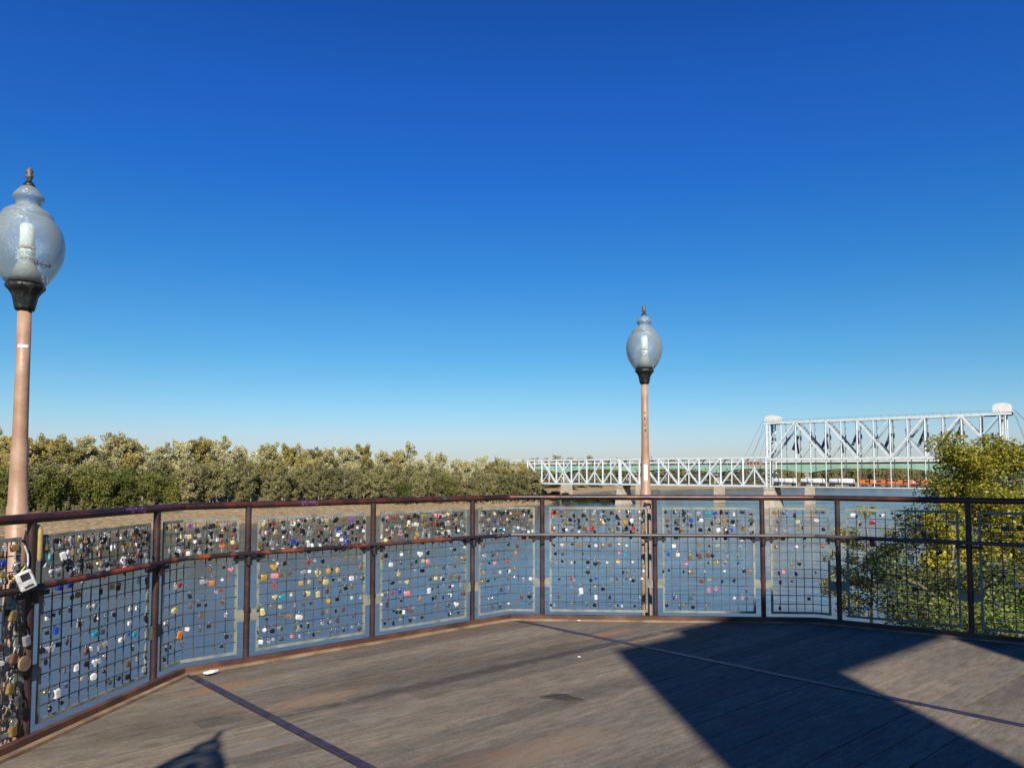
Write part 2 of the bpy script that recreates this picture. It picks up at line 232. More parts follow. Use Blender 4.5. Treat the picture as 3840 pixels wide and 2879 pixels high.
# ---------------- mesh helpers ----------------
def tag(o, label=None, cat=None, group=None, kind=None):
    if label: o['label'] = label
    if cat: o['category'] = cat
    if group: o['group'] = group
    if kind: o['kind'] = kind
    return o
def empty(name, loc=(0, 0, 0), rz=0, **k):
    o = bpy.data.objects.new(name, None); COL.objects.link(o); o.location = loc; o.rotation_euler = (0, 0, rz)
    o.empty_display_size = .2; return tag(o, **k)
class MB:
    def __init__(s): s.v = []; s.f = []; s.sm = []
    def add(s, vs, fs, smooth=False):
        b = len(s.v); s.v += [tuple(v) for v in vs]; s.f += [tuple(i+b for i in f) for f in fs]; s.sm += [smooth]*len(fs)
    def box(s, c, d, rz=0, ax=None):
        hx, hy, hz = d[0]/2, d[1]/2, d[2]/2; c = Vector(c); cz, sz = cos(rz), sin(rz); vs = []
        for x in (-hx, hx):
            for y in (-hy, hy):
                for z in (-hz, hz): vs.append((c.x+x*cz-y*sz, c.y+x*sz+y*cz, c.z+z))
        s.add(vs, [(0, 1, 3, 2), (4, 6, 7, 5), (0, 4, 5, 1), (2, 3, 7, 6), (0, 2, 6, 4), (1, 5, 7, 3)])
    def bar(s, p, q, w, h=None, up=(0, 0, 1)):
        h = h or w; p = Vector(p); q = Vector(q); d = (q-p).normalized(); up = Vector(up)
        if abs(d.dot(up)) > .97: up = Vector((1, 0, 0)) if abs(d.x) < .9 else Vector((0, 1, 0))
        a = d.cross(up).normalized(); b = a.cross(d).normalized(); vs = []
        for e in (p, q):
            for i, j in ((-1, -1), (1, -1), (1, 1), (-1, 1)): vs.append(e+a*i*w/2+b*j*h/2)
        s.add(vs, [(0, 1, 2, 3), (7, 6, 5, 4), (0, 4, 5, 1), (1, 5, 6, 2), (2, 6, 7, 3), (3, 7, 4, 0)])
    def tube(s, pts, rads, n=10, cap=True):
        pts = [Vector(p) for p in pts]
        if not hasattr(rads, '__len__'): rads = [rads]*len(pts)
        vs = []; fs = []; a = None
        for i, p in enumerate(pts):
            d = (pts[min(i+1, len(pts)-1)]-pts[max(i-1, 0)]).normalized()
            if a is None:
                u = Vector((0, 0, 1)) if abs(d.z) < .9 else Vector((1, 0, 0)); a = d.cross(u).normalized()
            else: a = (a-d*a.dot(d)).normalized()
            b = d.cross(a)
            for k in range(n):
                t = 2*pi*k/n; vs.append(p+(a*cos(t)+b*sin(t))*rads[i])
        for i in range(len(pts)-1):
            for k in range(n): fs.append((i*n+k, i*n+(k+1) % n, (i+1)*n+(k+1) % n, (i+1)*n+k))
        s.add(vs, fs, True)
        if cap:
            m = len(pts)-1; s.add(vs[:n][::-1], [tuple(range(n))]); s.add(vs[m*n:], [tuple(range(n))])
    def lathe(s, prof, n=32, c=(0, 0, 0), flute=0, fl=0):
        vs = []; fs = []
        for r, z in prof:
            for k in range(n):
                t = 2*pi*k/n; rr = r*(1+(flute*(.5+.5*cos(t*fl)) if fl else 0)); vs.append((c[0]+rr*cos(t), c[1]+rr*sin(t), c[2]+z))
        for i in range(len(prof)-1):
            for k in range(n): fs.append((i*n+k, i*n+(k+1) % n, (i+1)*n+(k+1) % n, (i+1)*n+k))
        s.add(vs, fs, True)
    def prism(s, poly, z0, z1):
        n = len(poly); vs = [(x, y, z0) for x, y in poly]+[(x, y, z1) for x, y in poly]
        s.add(vs, [tuple(range(n))[::-1], tuple(range(n, 2*n))]+[(i, (i+1) % n, n+(i+1) % n, n+i) for i in range(n)])
    def mesh(s, name, mat):
        me = bpy.data.meshes.new(name); me.from_pydata(s.v, [], s.f); me.materials.append(mat)
        me.polygons.foreach_set('use_smooth', s.sm); me.update(); return me
    def build(s, name, mat, parent=None, loc=None):
        o = bpy.data.objects.new(name, s.mesh(name, mat)); COL.objects.link(o)
        if parent: o.parent = parent
        if loc: o.location = loc
        return o
def link(name, me, parent=None, loc=None):
    o = bpy.data.objects.new(name, me); COL.objects.link(o); o.parent = parent
    if loc: o.location = loc
    return o
def bevel(o, wd=.004, seg=2):
    md = o.modifiers.new('bevel', 'BEVEL'); md.width = wd; md.segments = seg; md.limit_method = 'ANGLE'
def copy_tree(o, parent=None):
    c = o.copy(); COL.objects.link(c); c.parent = parent
    for ch in o.children: copy_tree(ch, c)
    return c

# ---------------- land and water ----------------
WZ = EYE-21.0
NEAR = [(-9000, -3000), (-400, -90), (-150, -5), (-60, 18), (0, 34), (45, 72), (90, 130), (250, 420), (600, 760), (9000, 2500)]
FAR = [(-9000, -1500), (-700, 40), (-300, 180), (-169, 243), (-124, 282), (-85, 336), (-27, 425), (5, 468), (27, 490), (33, 560), (60, 720), (120, 860), (320, 1010), (800, 1300), (9000, 4500)]
def pdist(px, py, pl):
    d = np.full(px.shape, 1e9)
    for (ax, ay), (bx, by) in zip(pl[:-1], pl[1:]):
        ex, ey = bx-ax, by-ay; t = np.clip(((px-ax)*ex+(py-ay)*ey)/(ex*ex+ey*ey), 0, 1)
        d = np.minimum(d, np.hypot(px-ax-t*ex, py-ay-t*ey))
    return d
def wob(x, y, s, seed):
    return (np.sin(x/s+seed)*np.cos(y/s*1.3+seed*2)+.5*np.sin(x/s*2.7+y/s*1.9+seed*3)+.3*np.sin(x/s*5.1-y/s*4.3+seed))/1.8
def height(x, y):
    x = np.asarray(x, float); y = np.asarray(y, float)
    xx = x+wob(x, y, 18, 2)*4; yy = y+wob(x, y, 14, 5)*5
    yn = np.interp(xx, [p[0] for p in NEAR], [p[1] for p in NEAR]); yf = np.interp(xx, [p[0] for p in FAR], [p[1] for p in FAR])
    dn = pdist(xx, yy, NEAR); df = pdist(xx, yy, FAR)
    sm = lambda t: np.clip(t, 0, 1)**2*(3-2*np.clip(t, 0, 1))
    zb = WZ-3
    zn = WZ+.02+np.minimum(dn*.28, 7)+6*sm((dn-30)/60)+wob(x, y, 9, 1)*.5
    zf = WZ+1.5*sm(df/9)+5.2*sm((df-6)/60)+wob(x, y, 11, 3)*.45*sm(df/20)+6*sm((df-200)/400)
    z = np.where(yy < yn, zn, np.where(yy > yf, zf, np.maximum(zb, WZ-np.minimum(dn, df)*.15)))
    return z
def hz(x, y): return float(height(np.array([x]), np.array([y]))[0])
ang = np.concatenate([np.linspace(-180, -44, 60)[:-1], np.linspace(-44, 44, 420), np.linspace(44, 180, 60)[1:-1]])
rad = np.concatenate([[1.0], np.geomspace(6, 9500, 330)])
AA, RR = np.meshgrid(np.radians(ang), rad); GX = RR*np.sin(AA); GY = RR*np.cos(AA); GZ = height(GX, GY)
nr, na = GX.shape
gv = np.stack([GX, GY, GZ], -1).reshape(-1, 3)
gf = []
for i in range(nr-1):
    for j in range(na):
        gf.append((i*na+j, (i+1)*na+j, (i+1)*na+(j+1) % na, i*na+(j+1) % na))
gf.append(tuple(range(na)))
gb = MB(); gb.v = gv.tolist(); gb.f = gf; gb.sm = [True]*len(gf)
g = gb.build('ground', M['ground']); tag(g, kind='structure', label='tan mud and dry grass river banks')
wb = MB(); wb.add([(9400*cos(2*pi*k/64), 9400*sin(2*pi*k/64), WZ) for k in range(64)], [tuple(range(64))])
tag(wb.build('river', M['water']), kind='structure', label='blue rippled river below the lookout')

# ---------------- lookout deck ----------------
def rotd(a, l): return Vector((cos(R(a))*l, sin(R(a))*l))
P1 = Vector((-2.66, 6.13)); P2 = Vector((-.01, 8.39)); P3 = Vector((3.33, 8.20))
P0 = P1-rotd(81.1, 3.6); PM = P0-rotd(124, 3.6)
P4 = P3+rotd(-32, 3.6); P5 = P4+rotd(-77, 3.6); P6 = P5+rotd(-122, 3.6)
OCT = [PM, P0, P1, P2, P3, P4, P5, P6]
def clip(poly, n, c, keep_less=True):
    out = []
    for i in range(len(poly)):
        a, b = poly[i], poly[(i+1) % len(poly)]; da = a.dot(n)-c; db = b.dot(n)-c
        if not keep_less: da, db = -da, -db
        if da <= 0: out.append(a)
        if (da < 0) != (db < 0): out.append(a+(b-a)*(da/(da-db)))
    return out
e = Vector((cos(PL), sin(PL))); nn = Vector((-sin(PL), cos(PL))); eS = Vector((cos(R(43.8)), sin(R(43.8))))
GAP = lambda k: (.0018, .0045, .0025, .0035)[(k*7) % 4]
def boards(poly, mb, wdt=.2, cuts=(), seed=1):
    rnd = random.Random(seed); vals = [p.dot(nn) for p in poly]; k = math.floor(min(vals)/wdt)
    while k*wdt < max(vals):
        c0, c1 = k*wdt+GAP(k), (k+1)*wdt-GAP(k+1)
        st = clip(clip(poly, nn, c1), nn, c0, False)
        if len(st) > 2:
            lo = min(p.dot(e) for p in st)-1
            extra = [lo+1+rnd.uniform(.5, 3.5)]
            while extra[-1] < lo+18: extra.append(extra[-1]+rnd.uniform(3.2, 4.8))
            bounds = [lo]+extra+[lo+30]
            zones = [st]; 
            for c in cuts:
                zones = [z_ for q in zones for z_ in (clip(q, eS, c-.035), clip(q, eS, c+.035, False)) if len(z_) > 2]
            for q in zones:
                for u0, u1 in zip(bounds[:-1], bounds[1:]):
                    pc = clip(clip(q, e, u1-.0015), e, u0+.0015, False)
                    if len(pc) > 2: mb.prism([(p.x, p.y) for p in pc], -.045, rnd.uniform(-.0015, .0015))
        k += 1
cuts = (P1.dot(eS)+.03, P2.dot(eS)+.02)
INS = [p for p in OCT]
db = MB(); boards(INS, db, .2, cuts)
deck = db.build('deck', M['deck']); tag(deck, kind='structure', label='weathered grey brown plank deck of the lookout')
for c in cuts:
    ps = [p for p in OCT]; seg = clip(clip(ps, eS, c+.032), eS, c-.032, False); mb = MB(); mb.prism([(p.x, p.y) for p in seg], -.04, .005); mb.build('seam_strip', M['strip'], deck)
mb = MB(); mb.prism([(p.x*.985, p.y*.985) for p in OCT], -.34, -.06); mb.build('under_frame', M['curb'], deck)
for x, y in ((-1.6, 2), (5, 2.4), (2.6, 6.6), (-1, 5.2), (2, 1.5)):
    mb = MB(); mb.tube([(x, y, -.34), (x, y, hz(x, y)-1)], .25, 14); mb.build('column', M['conc'], deck)
# walkway that leads to the lookout from behind
wk = [Vector((1.4, -14)), Vector((7.2, -14)), P6.copy(), Vector((PM.x+.1, PM.y-.02)), ]
wk = [PM+Vector((.4, -.03)), Vector((-.9, -14)), Vector((6.2, -14)), P6+Vector((-.0, -.03))]
mb = MB(); boards(wk[::-1], mb, .2, (), 4); walk = mb.build('walkway', M['deck']); tag(walk, kind='structure', label='plank walkway behind the lookout')

def offset(poly, d, closed=False):
    out = []; n = len(poly)
    for i in range(n):
        a = poly[i-1] if i > 0 else None; b = poly[i]; c = poly[i+1] if i < n-1 else None
        ns = []
        for p, q in ((a, b), (b, c)):
            if p is None or q is None: continue
            t = (q-p).normalized(); ns.append(Vector((-t.y, t.x)))
        if len(ns) == 1: out.append(b+ns[0]*d)
        else:
            m = (ns[0]+ns[1]).normalized(); out.append(b+m*(d/m.dot(ns[0])))
    return out
class Path:
    def __init__(s, pts):
        s.p = pts; s.c = [0]
        for a, b in zip(pts[:-1], pts[1:]): s.c.append(s.c[-1]+(b-a).length)
    def at(s, t):
        for i in range(len(s.p)-1):
            if t <= s.c[i+1] or i == len(s.p)-2:
                d = (s.p[i+1]-s.p[i]).normalized(); return s.p[i]+d*(t-s.c[i]), d
    def near(s, q):
        best = None
        for i in range(len(s.p)-1):
            d = (s.p[i+1]-s.p[i]); L = d.length; d = d/L; t = max(0, min(L, (q-s.p[i]).dot(d))); dd = (s.p[i]+d*t-q).length
            if best is None or dd < best[0]: best = (dd, s.c[i]+t)
        return best[1]
    def sub(s, t0, t1):
        pts = [s.at(t0)[0]]+[p for p, c in zip(s.p, s.c) if t0+1e-4 < c < t1-1e-4]+[s.at(t1)[0]]; return pts
LINE = [PM, P0, P1, P2, P3, P4, P5, P6]
FP = Path(offset(LINE, .07))           # fence plane
MP = Path(offset(LINE, .02))           # middle rail, on the deck side of the panels
rail = empty('railing', (0, 0, 0), label='dark rusty pipe railing with wire mesh panels around the lookout', cat='railing')
meas = [(-2.967, 4.609), (-2.777, 5.83), (-2.307, 6.52), (-1.36, 7.32), (-.426, 8.117), (.34, 8.41), (1.6, 8.34), (2.784, 8.25), (3.53, 8.096), (4.555, 7.437)]
ps = [FP.near(Vector(m)) for m in meas]
pb = [ps[0]-.98-1.22*i for i in range(5)][::-1]; pb = [t for t in pb if t > .1]
pa = [ps[-1]+1.2*i for i in range(1, 9)]; pa = [t for t in pa if t < FP.c[-1]-.1]
posts = pb+ps+pa; first = len(pb)-1      # index of the post left of the first visible panel
RT, MR = 1.365, .945
V3 = lambda p, z: (p.x, p.y, z)
for t in posts:
    p, d = FP.at(t); n_ = Vector((-d.y, d.x)); mb = MB()
    mb.tube([V3(p, -.25), V3(p, RT-.02)], .027, 12); mb.tube([V3(p, .44), V3(p, .47)], .0315, 12); mb.tube([V3(p, .98), V3(p, .995)], .0315, 12)
    pst = mb.build('post', M['post'], rail)
    cl = MB(); a = p-d*.12-n_*.012; b = p+d*.12-n_*.012
    cl.bar(V3(a, MR-.045), V3(b, MR-.045), .045, .03); cl.tube([V3(p-n_*.03, MR-.02), V3(p-n_*.03, MR-.1)], .028, 10)
    cl.build('rail_clamp', M['clamp'], pst)
    q = MB(); q.box(V3(p-d*.062, .41), (.075, .008, .1), math.atan2(d.y, d.x)); q.box(V3(p+d*.062, .41), (.075, .008, .1), math.atan2(d.y, d.x)); q.build('bracket', M['galv'], pst)
nseg = len(LINE)-1
for i in range(nseg):
    mb = MB(); a, b = FP.p[i], FP.p[i+1]; d = (b-a).normalized(); N = max(2, int((b-a).length/.5))
    mb.tube([V3(a+(b-a)*k/N, RT) for k in range(N+1)], .0305, 14); mb.build('top_rail', M['rail'], rail)
    mb = MB(); a, b = MP.p[i], MP.p[i+1]
    mb.tube([V3(a+(b-a)*k/N, MR) for k in range(N+1)], .0205, 12); mb.build('middle_rail', M['midrail' if i < 3 else 'midgrey'], rail)
    mb = MB(); a0, b0 = LINE[i], LINE[i+1]; ao, bo = offset(LINE, .05)[i], offset(LINE, .05)[i+1]
    mb.prism([(a0.x, a0.y), (b0.x, b0.y), (bo.x, bo.y), (ao.x, ao.y)], -.12, .058); mb.build('kick_curb', M['curb'], rail)
    ai, bi = offset(LINE, -.05)[i], offset(LINE, -.05)[i+1]; mb = MB(); a1, b1 = offset(LINE, -.002)[i], offset(LINE, -.002)[i+1]
    mb.prism([(ai.x, ai.y), (bi.x, bi.y), (b1.x, b1.y), (a1.x, a1.y)], .002, .02); mb.build('edge_trim', M['trim'], deck)
ZT, ZB = 1.245, .1
PANELS = []
for i in range(len(posts)-1):
    t0, t1 = posts[i]+.095, posts[i+1]-.095; ctr = sum((V for V in [FP.at((t0+t1)/2)[0]]), Vector((0, 0)))
    fr = MB(); pts = FP.sub(t0, t1); fw = .024
    for z in (ZT, ZB):
        for a, b in zip(pts[:-1], pts[1:]): fr.bar(V3(a, z), V3(b, z), .012, fw)
    for a, dd in ((pts[0], FP.at(t0+.001)[1]), (pts[-1], FP.at(t1)[1])):
        fr.bar(V3(a, ZB-fw/2), V3(a, ZT+fw/2), fw, .0135, up=(-dd.y, dd.x, 0))
    f = fr.build('panel_frame', M['galv'], rail)
    wr = MB(); nc = max(3, round((t1-t0)/.09)); rows = 12; cw = (t1-t0)/nc; rh = (ZT-ZB)/rows
    for k in range(1, nc):
        p, d = FP.at(t0+cw*k); wr.bar(V3(p, ZB), V3(p, ZT), .0065, .0065)
    for k in range(1, rows):
        for a, b in zip(pts[:-1], pts[1:]):
            nv = (b-a).normalized(); nv = Vector((-nv.y, nv.x))*-.0065; wr.bar(V3(a+nv, ZT-rh*k), V3(b+nv, ZT-rh*k), .0065, .0065)
    wr.build('wire_mesh', M['wire'], f)
    PANELS.append((i-first, t0, cw, nc, rh))
# purple graffiti on the top rail and pale worn patches
for cxy, wd in (((-2.64, 5.5), .2), ((-1.78, 6.75), .14)):
    t = FP.near(Vector(cxy)); g_ = MB(); rnd = random.Random(int(wd*100))
    for k in range(7):
        p, d = FP.at(t-wd/2+wd*k/6); n_ = Vector((-d.y, d.x)); z1, z2 = RT-.012+rnd.uniform(-.006, .01), RT+.012+rnd.uniform(-.008, .008)
        q, _ = FP.at(t-wd/2+wd*(k+.7)/6)
        g_.bar(V3(p-n_*.0275, z1), V3(q-n_*.0275, z2), .004, .006)
        g_.bar(V3(p-n_*.0275, z2), V3(q-n_*.0275, z1), .004, .005)
    g_.build('graffiti', M['purple'], rail)
# gold wrap on the nearest left post
p, d = FP.at(ps[0]); t = MB(); pw = p+d*.045
t.tube([V3(pw, 1.1), V3(pw, 1.12), V3(pw, 1.29), V3(pw, 1.325)], [.028, .031, .03, .012], 12)
tag(t.build('sleeve', M['gold']), 'golden yellow sleeve strapped to the nearest post on the left', 'sleeve')

# ---------------- street lamps ----------------
LH = 3.6; K = .00152
def ly(y): return LH-(y-95)*K
pole = MB(); pole.lathe([(.0, ly(700)), (.040, ly(700)), (.041, ly(1000)), (.044, ly(1250)), (.05, ly(1310)), (.052, ly(1420)), (.056, ly(1540)), (.062, ly(1545)), (.064, 0), (.07, -.3), (.085, -.6), (0, -.6)], 28)
col = MB(); col.lathe([(.0, ly(603)), (.098, ly(603)), (.108, ly(609)), (.106, ly(622)), (.09, ly(632)), (.078, ly(645)), (.07, ly(655)), (.06, ly(690)), (.056, ly(705)), (.05, ly(716)), (0, ly(717))], 40, flute=.06, fl=10)
glb = MB(); glb.lathe([(.1, ly(602)), (.118, ly(598)), (.134, ly(584)), (.160, ly(558)), (.19, ly(520)), (.208, ly(482)), (.215, ly(442)), (.212, ly(408)), (.2, ly(374)), (.18, ly(346)), (.158, ly(326)), (.148, ly(319)), (.147, ly(308)), (.134, ly(295)), (.1, ly(278)), (.074, ly(268)), (.068, ly(258)), (.074, ly(246)), (.087, ly(236)), (.09, ly(227)), (.08, ly(214)), (.055, ly(192)), (.035, ly(180))], 48)
cap = MB(); cap.lathe([(.0, ly(158)), (.02, ly(158)), (.034, ly(172)), (.038, ly(184)), (0, ly(184))], 20)
fin = MB(); fin.lathe([(.0, ly(158)), (.012, ly(157)), (.01, ly(148)), (.016, ly(142)), (.021, ly(133)), (.012, ly(125)), (.02, ly(115)), (.014, ly(104)), (.006, ly(97)), (0, ly(95))], 12, flute=.35, fl=5)
ins = MB(); ins.lathe([(0, ly(340)), (.03, ly(342)), (.042, ly(352)), (.044, ly(445)), (.04, ly(448)), (.044, ly(452)), (.05, ly(475)), (.036, ly(480)), (.036, ly(484)), (.06, ly(488)), (.06, ly(494)), (.045, ly(500)), (.06, ly(525)), (.082, ly(560)), (.1, ly(597)), (0, ly(598))], 28)
rg = MB(); rg.lathe([(.041, ly(443)), (.049, ly(443)), (.049, ly(453)), (.041, ly(453))], 28)
MS = {k: b.mesh(k, M[m]) for k, b, m in (('pole', pole, 'pole'), ('collar', col, 'black'), ('globe', glb, 'globe'), ('cap', cap, 'black'), ('finial', fin, 'finial'), ('lamp_insert', ins, 'ins'), ('ring', rg, 'pinkring'))}
def make_lamp(loc, label, rz=0, armdir=None):
    r = empty('street_lamp', loc, rz, label=label, cat='street lamp', group='globe lamps around the lookout')
    for k in ('pole', 'collar', 'globe', 'cap', 'finial'): link(k, MS[k], r)
    i = link('lamp_insert', MS['lamp_insert'], r); link('ring', MS['ring'], i)
    a = MB(); a.bar((0, 0, 1.24), armdir+(1.22,), .05, .06); a.build('arm', M['pole'], r); a = MB(); a.bar((0, 0, -.2), armdir+(-.2,), .08, .12); a.build('arm', M['pole'], r)
    return r
L1 = make_lamp((-3.15, 4.74, .035), 'globe lamp with white sticker and black scribble at the left edge', armdir=(.16, -.1))
L2 = make_lamp((1.575, 8.76, .04), 'globe lamp rising behind the middle of the railing before the truss bridge', armdir=(-.02, -.3))
L3 = make_lamp((-1.40, -.38, 0), 'globe lamp behind the camera that throws a shadow on the deck', armdir=(.1, .15))
def arc_patch(r_at, z0, z1, a0, a1, n=6):
    mb = MB(); vs = []; 
    for z in (z0, z1):
        for k in range(n+1):
            a = a0+(a1-a0)*k/n; vs.append((r_at*cos(a), r_at*sin(a), z))
    mb.add(vs, [(k, k+1, n+2+k, n+1+k) for k in range(n)]); 
    # give it paper thickness
    vs2 = [(x*.985, y*.985, z) for x, y, z in vs]; mb.add(vs2, [(k, n+1+k, n+2+k, k+1) for k in range(n)]); return mb
a1 = math.atan2(-4.74, 3.17); arc_patch(.0422, ly(745)-.2, ly(745)-.182, a1-.8, a1+.7).build('sticker', M['sticker'], L1)
mb = MB(); rnd = random.Random(5)
for k in range(8):       # scribble on the globe
    a = a1+.22+k*.075; z = ly(540)+.005; r_ = .181; h = rnd.choice((.016, .026, .018))
    mb.bar((r_*cos(a), r_*sin(a), z), (r_*1.03*cos(a+.03), r_*1.03*sin(a+.03), z+h), .004, .007)
    if k % 2: mb.bar((r_*cos(a), r_*sin(a), z), (r_*cos(a+.06), r_*sin(a+.06), z+.002), .004, .006)
mb.build('scribble', M['ink'], L1)
a2 = math.atan2(-8.76, -1.57)
arc_patch(.0545, ly(1470), ly(1345), a2-.35, a2+.45).build('sticker', M['sticker'], L2)
mb = MB(); r_ = .0425
def stroke(aa, za, ab, zb): mb.bar((r_*cos(a2+aa), r_*sin(a2+aa), za), (r_*cos(a2+ab), r_*sin(a2+ab), zb), .004, .008)
for (ya, segs) in ((945, [(-.3, 0, .3, 0)]), (990, [(.2, .012, -.1, .012), (-.1, .012, -.1, -.012), (-.1, -.012, .2, -.012)]), (1038, [(.05, .016, .05, -.016)]), (1082, [(0, .014, .25, .014), (.25, .014, .25, -.014), (.25, -.014, 0, -.014), (0, -.014, 0, .014), (0, 0, .25, 0)])):
    for s_ in segs: stroke(s_[0], ly(ya)+s_[1], s_[2], ly(ya)+s_[3])
mb.build('lettering', M['ink'], L2)

# ---------------- tower behind the lookout (casts the big shadow) ----------------
tw = empty('gateway_tower', (0, 0, 0), label='tall panelled gateway tower behind the lookout that shades the deck', cat='tower')
sl = .817; X0, Y0 = 3.69, -5.30
fy = lambda x: Y0+sl*(x-X0); ta = math.atan(sl); TW = .08
def sx(s): return (s-.087*(Y0-sl*X0))/(1+.087*sl)
def wall(mb, s0, s1, z0, z1, th=TW):
    x0, x1 = sx(s0), sx(s1); a = Vector((x0, fy(x0))); b = Vector((x1, fy(x1))); n_ = Vector((sin(ta), -cos(ta)))*th
    mb.prism([(a.x, a.y), (a.x+n_.x, a.y+n_.y), (b.x+n_.x, b.y+n_.y), (b.x, b.y)], z0, z1)
BZ = 8.0
mb = MB(); wall(mb, 1.56, 3.226, -12, BZ); mb.build('shaft', M['towerpanel'], tw)
mb = MB(); wall(mb, 5.03, 8.5, -12, BZ); mb.build('shaft', M['towerpanel'], tw)
mb = MB(); wall(mb, 1.56, 2.39, BZ+.002, BZ+1.36, .12); wall(mb, 2.391, 8.5, BZ+.002, BZ+1.53, .12); mb.build('lintel', M['tower'], tw)

# ---------------- truss bridge ----------------
T1 = Vector((148, 430)); BD = Vector((.788, -.616)); BN = Vector((.616, .788))   # along, away from camera
ZL, ZA = EYE-8.0, EYE+8.4      # lower chord, top chord of approach spans
ZU, ZTOP = EYE+7.3, EYE+28.3
SPAN = 113.5; NP = 14; PW = SPAN/NP; WID = 10.0
def bp(t, off, z): q = T1+BD*t+BN*off; return (q.x, q.y, z)
br = empty('truss_bridge', (T1.x, T1.y, WZ), label='white steel lift bridge with two towers and lattice truss spans', cat='bridge')
def bb(mb, name, mat, parent):
    o = mb.build(name, mat, parent); 
    return o
INV = Matrix.Translation((-T1.x, -T1.y, -WZ))
class BM(MB):
    def build(s, name, mat, parent=None):
        s.v = [(x-T1.x, y-T1.y, z-WZ) for x, y, z in s.v]; return MB.build(s, name, mat, parent)
def member(a, b, w, name, mat, par, h=None):
    m = BM(); m.bar(a, b, w, h or w); return m.build(name, mat, par)
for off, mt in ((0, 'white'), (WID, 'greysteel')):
    ch = BM(); ch.bar(bp(-1.5, off, ZTOP), bp(SPAN+5, off, ZTOP), .9, 1.1); ch.bar(bp(-1, off, ZU), bp(SPAN+3, off, ZU), .9, 1.1)
    # plates along the lower chord
    for k in range(NP): ch.box(bp(PW*(k+.5), off-.5, ZU+.1), (PW*.82, .2, 1.3), math.atan2(BD.y, BD.x))
    tr = ch.build('lift_truss', M[mt], br)
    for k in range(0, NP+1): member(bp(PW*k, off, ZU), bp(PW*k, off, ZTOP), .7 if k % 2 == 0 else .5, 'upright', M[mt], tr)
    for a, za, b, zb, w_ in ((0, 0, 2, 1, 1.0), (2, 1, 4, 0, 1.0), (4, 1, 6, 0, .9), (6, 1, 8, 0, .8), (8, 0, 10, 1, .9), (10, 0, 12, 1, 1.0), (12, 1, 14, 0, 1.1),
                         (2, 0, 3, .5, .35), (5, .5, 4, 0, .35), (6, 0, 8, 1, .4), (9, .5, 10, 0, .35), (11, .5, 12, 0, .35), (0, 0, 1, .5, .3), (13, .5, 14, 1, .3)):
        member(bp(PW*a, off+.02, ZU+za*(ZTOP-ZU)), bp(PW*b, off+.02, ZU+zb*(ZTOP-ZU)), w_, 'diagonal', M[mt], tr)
# cross frames between the two trusses
cf = BM()
for k in range(0, NP+1):
    cf.bar(bp(PW*k, .4, ZTOP), bp(PW*k, WID-.4, ZTOP), .35); cf.bar(bp(PW*k, .4, ZU-.3), bp(PW*k, WID-.4, ZU-.3), .5, .9)
    cf.bar(bp(PW*k, .4, ZTOP-7), bp(PW*k, WID-.4, ZTOP-7), .35)
    if k < NP:
        cf.bar(bp(PW*k, .4, ZTOP), bp(PW*(k+1), WID-.4, ZTOP), .25); cf.bar(bp(PW*k, WID-.4, ZU), bp(PW*(k+1), .4, ZU), .25)
cf.build('cross_frame', M['white'], br)
for k in range(2, 13):
    cf = BM(); a_ = 1 if k % 2 else -1; zz = ZTOP-5.5-(k*7 % 3)
    cf.bar(bp(PW*k-1.2, WID*.5, zz), bp(PW*k-1.2, WID-.5, zz-7-(k % 3)*1.5), .7, 1.5)
    if k % 2 == 0: cf.bar(bp(PW*k-1.2, WID-.6, zz), bp(PW*k-1.2+a_*3.2, WID-.6, zz-8), .8, 1.4)
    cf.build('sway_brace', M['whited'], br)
cf = BM()    # walkway handrail on the top chord
for k in range(0, 29): cf.bar(bp(SPAN*k/28, -.4, ZTOP+.5), bp(SPAN*k/28, -.4, ZTOP+1.7), .08)
cf.bar(bp(0, -.4, ZTOP+1.7), bp(SPAN, -.4, ZTOP+1.7), .08); cf.build('handrail', M['deckst'], br)
for k in range(1, NP):
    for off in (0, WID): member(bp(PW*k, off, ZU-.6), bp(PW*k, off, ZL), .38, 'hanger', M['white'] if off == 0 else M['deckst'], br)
fl = BM(); fl.bar(bp(0, WID/2, ZL-.3), bp(SPAN, WID/2, ZL-.3), WID-1.5, .8); fl.build('rail_deck', M['deckst'], br)
fl = BM(); fl.bar(bp(.5, -.2, ZL-.3), bp(SPAN, -.2, ZL-.3), .25, .55); fl.build('deck_girder', M['white'], br)
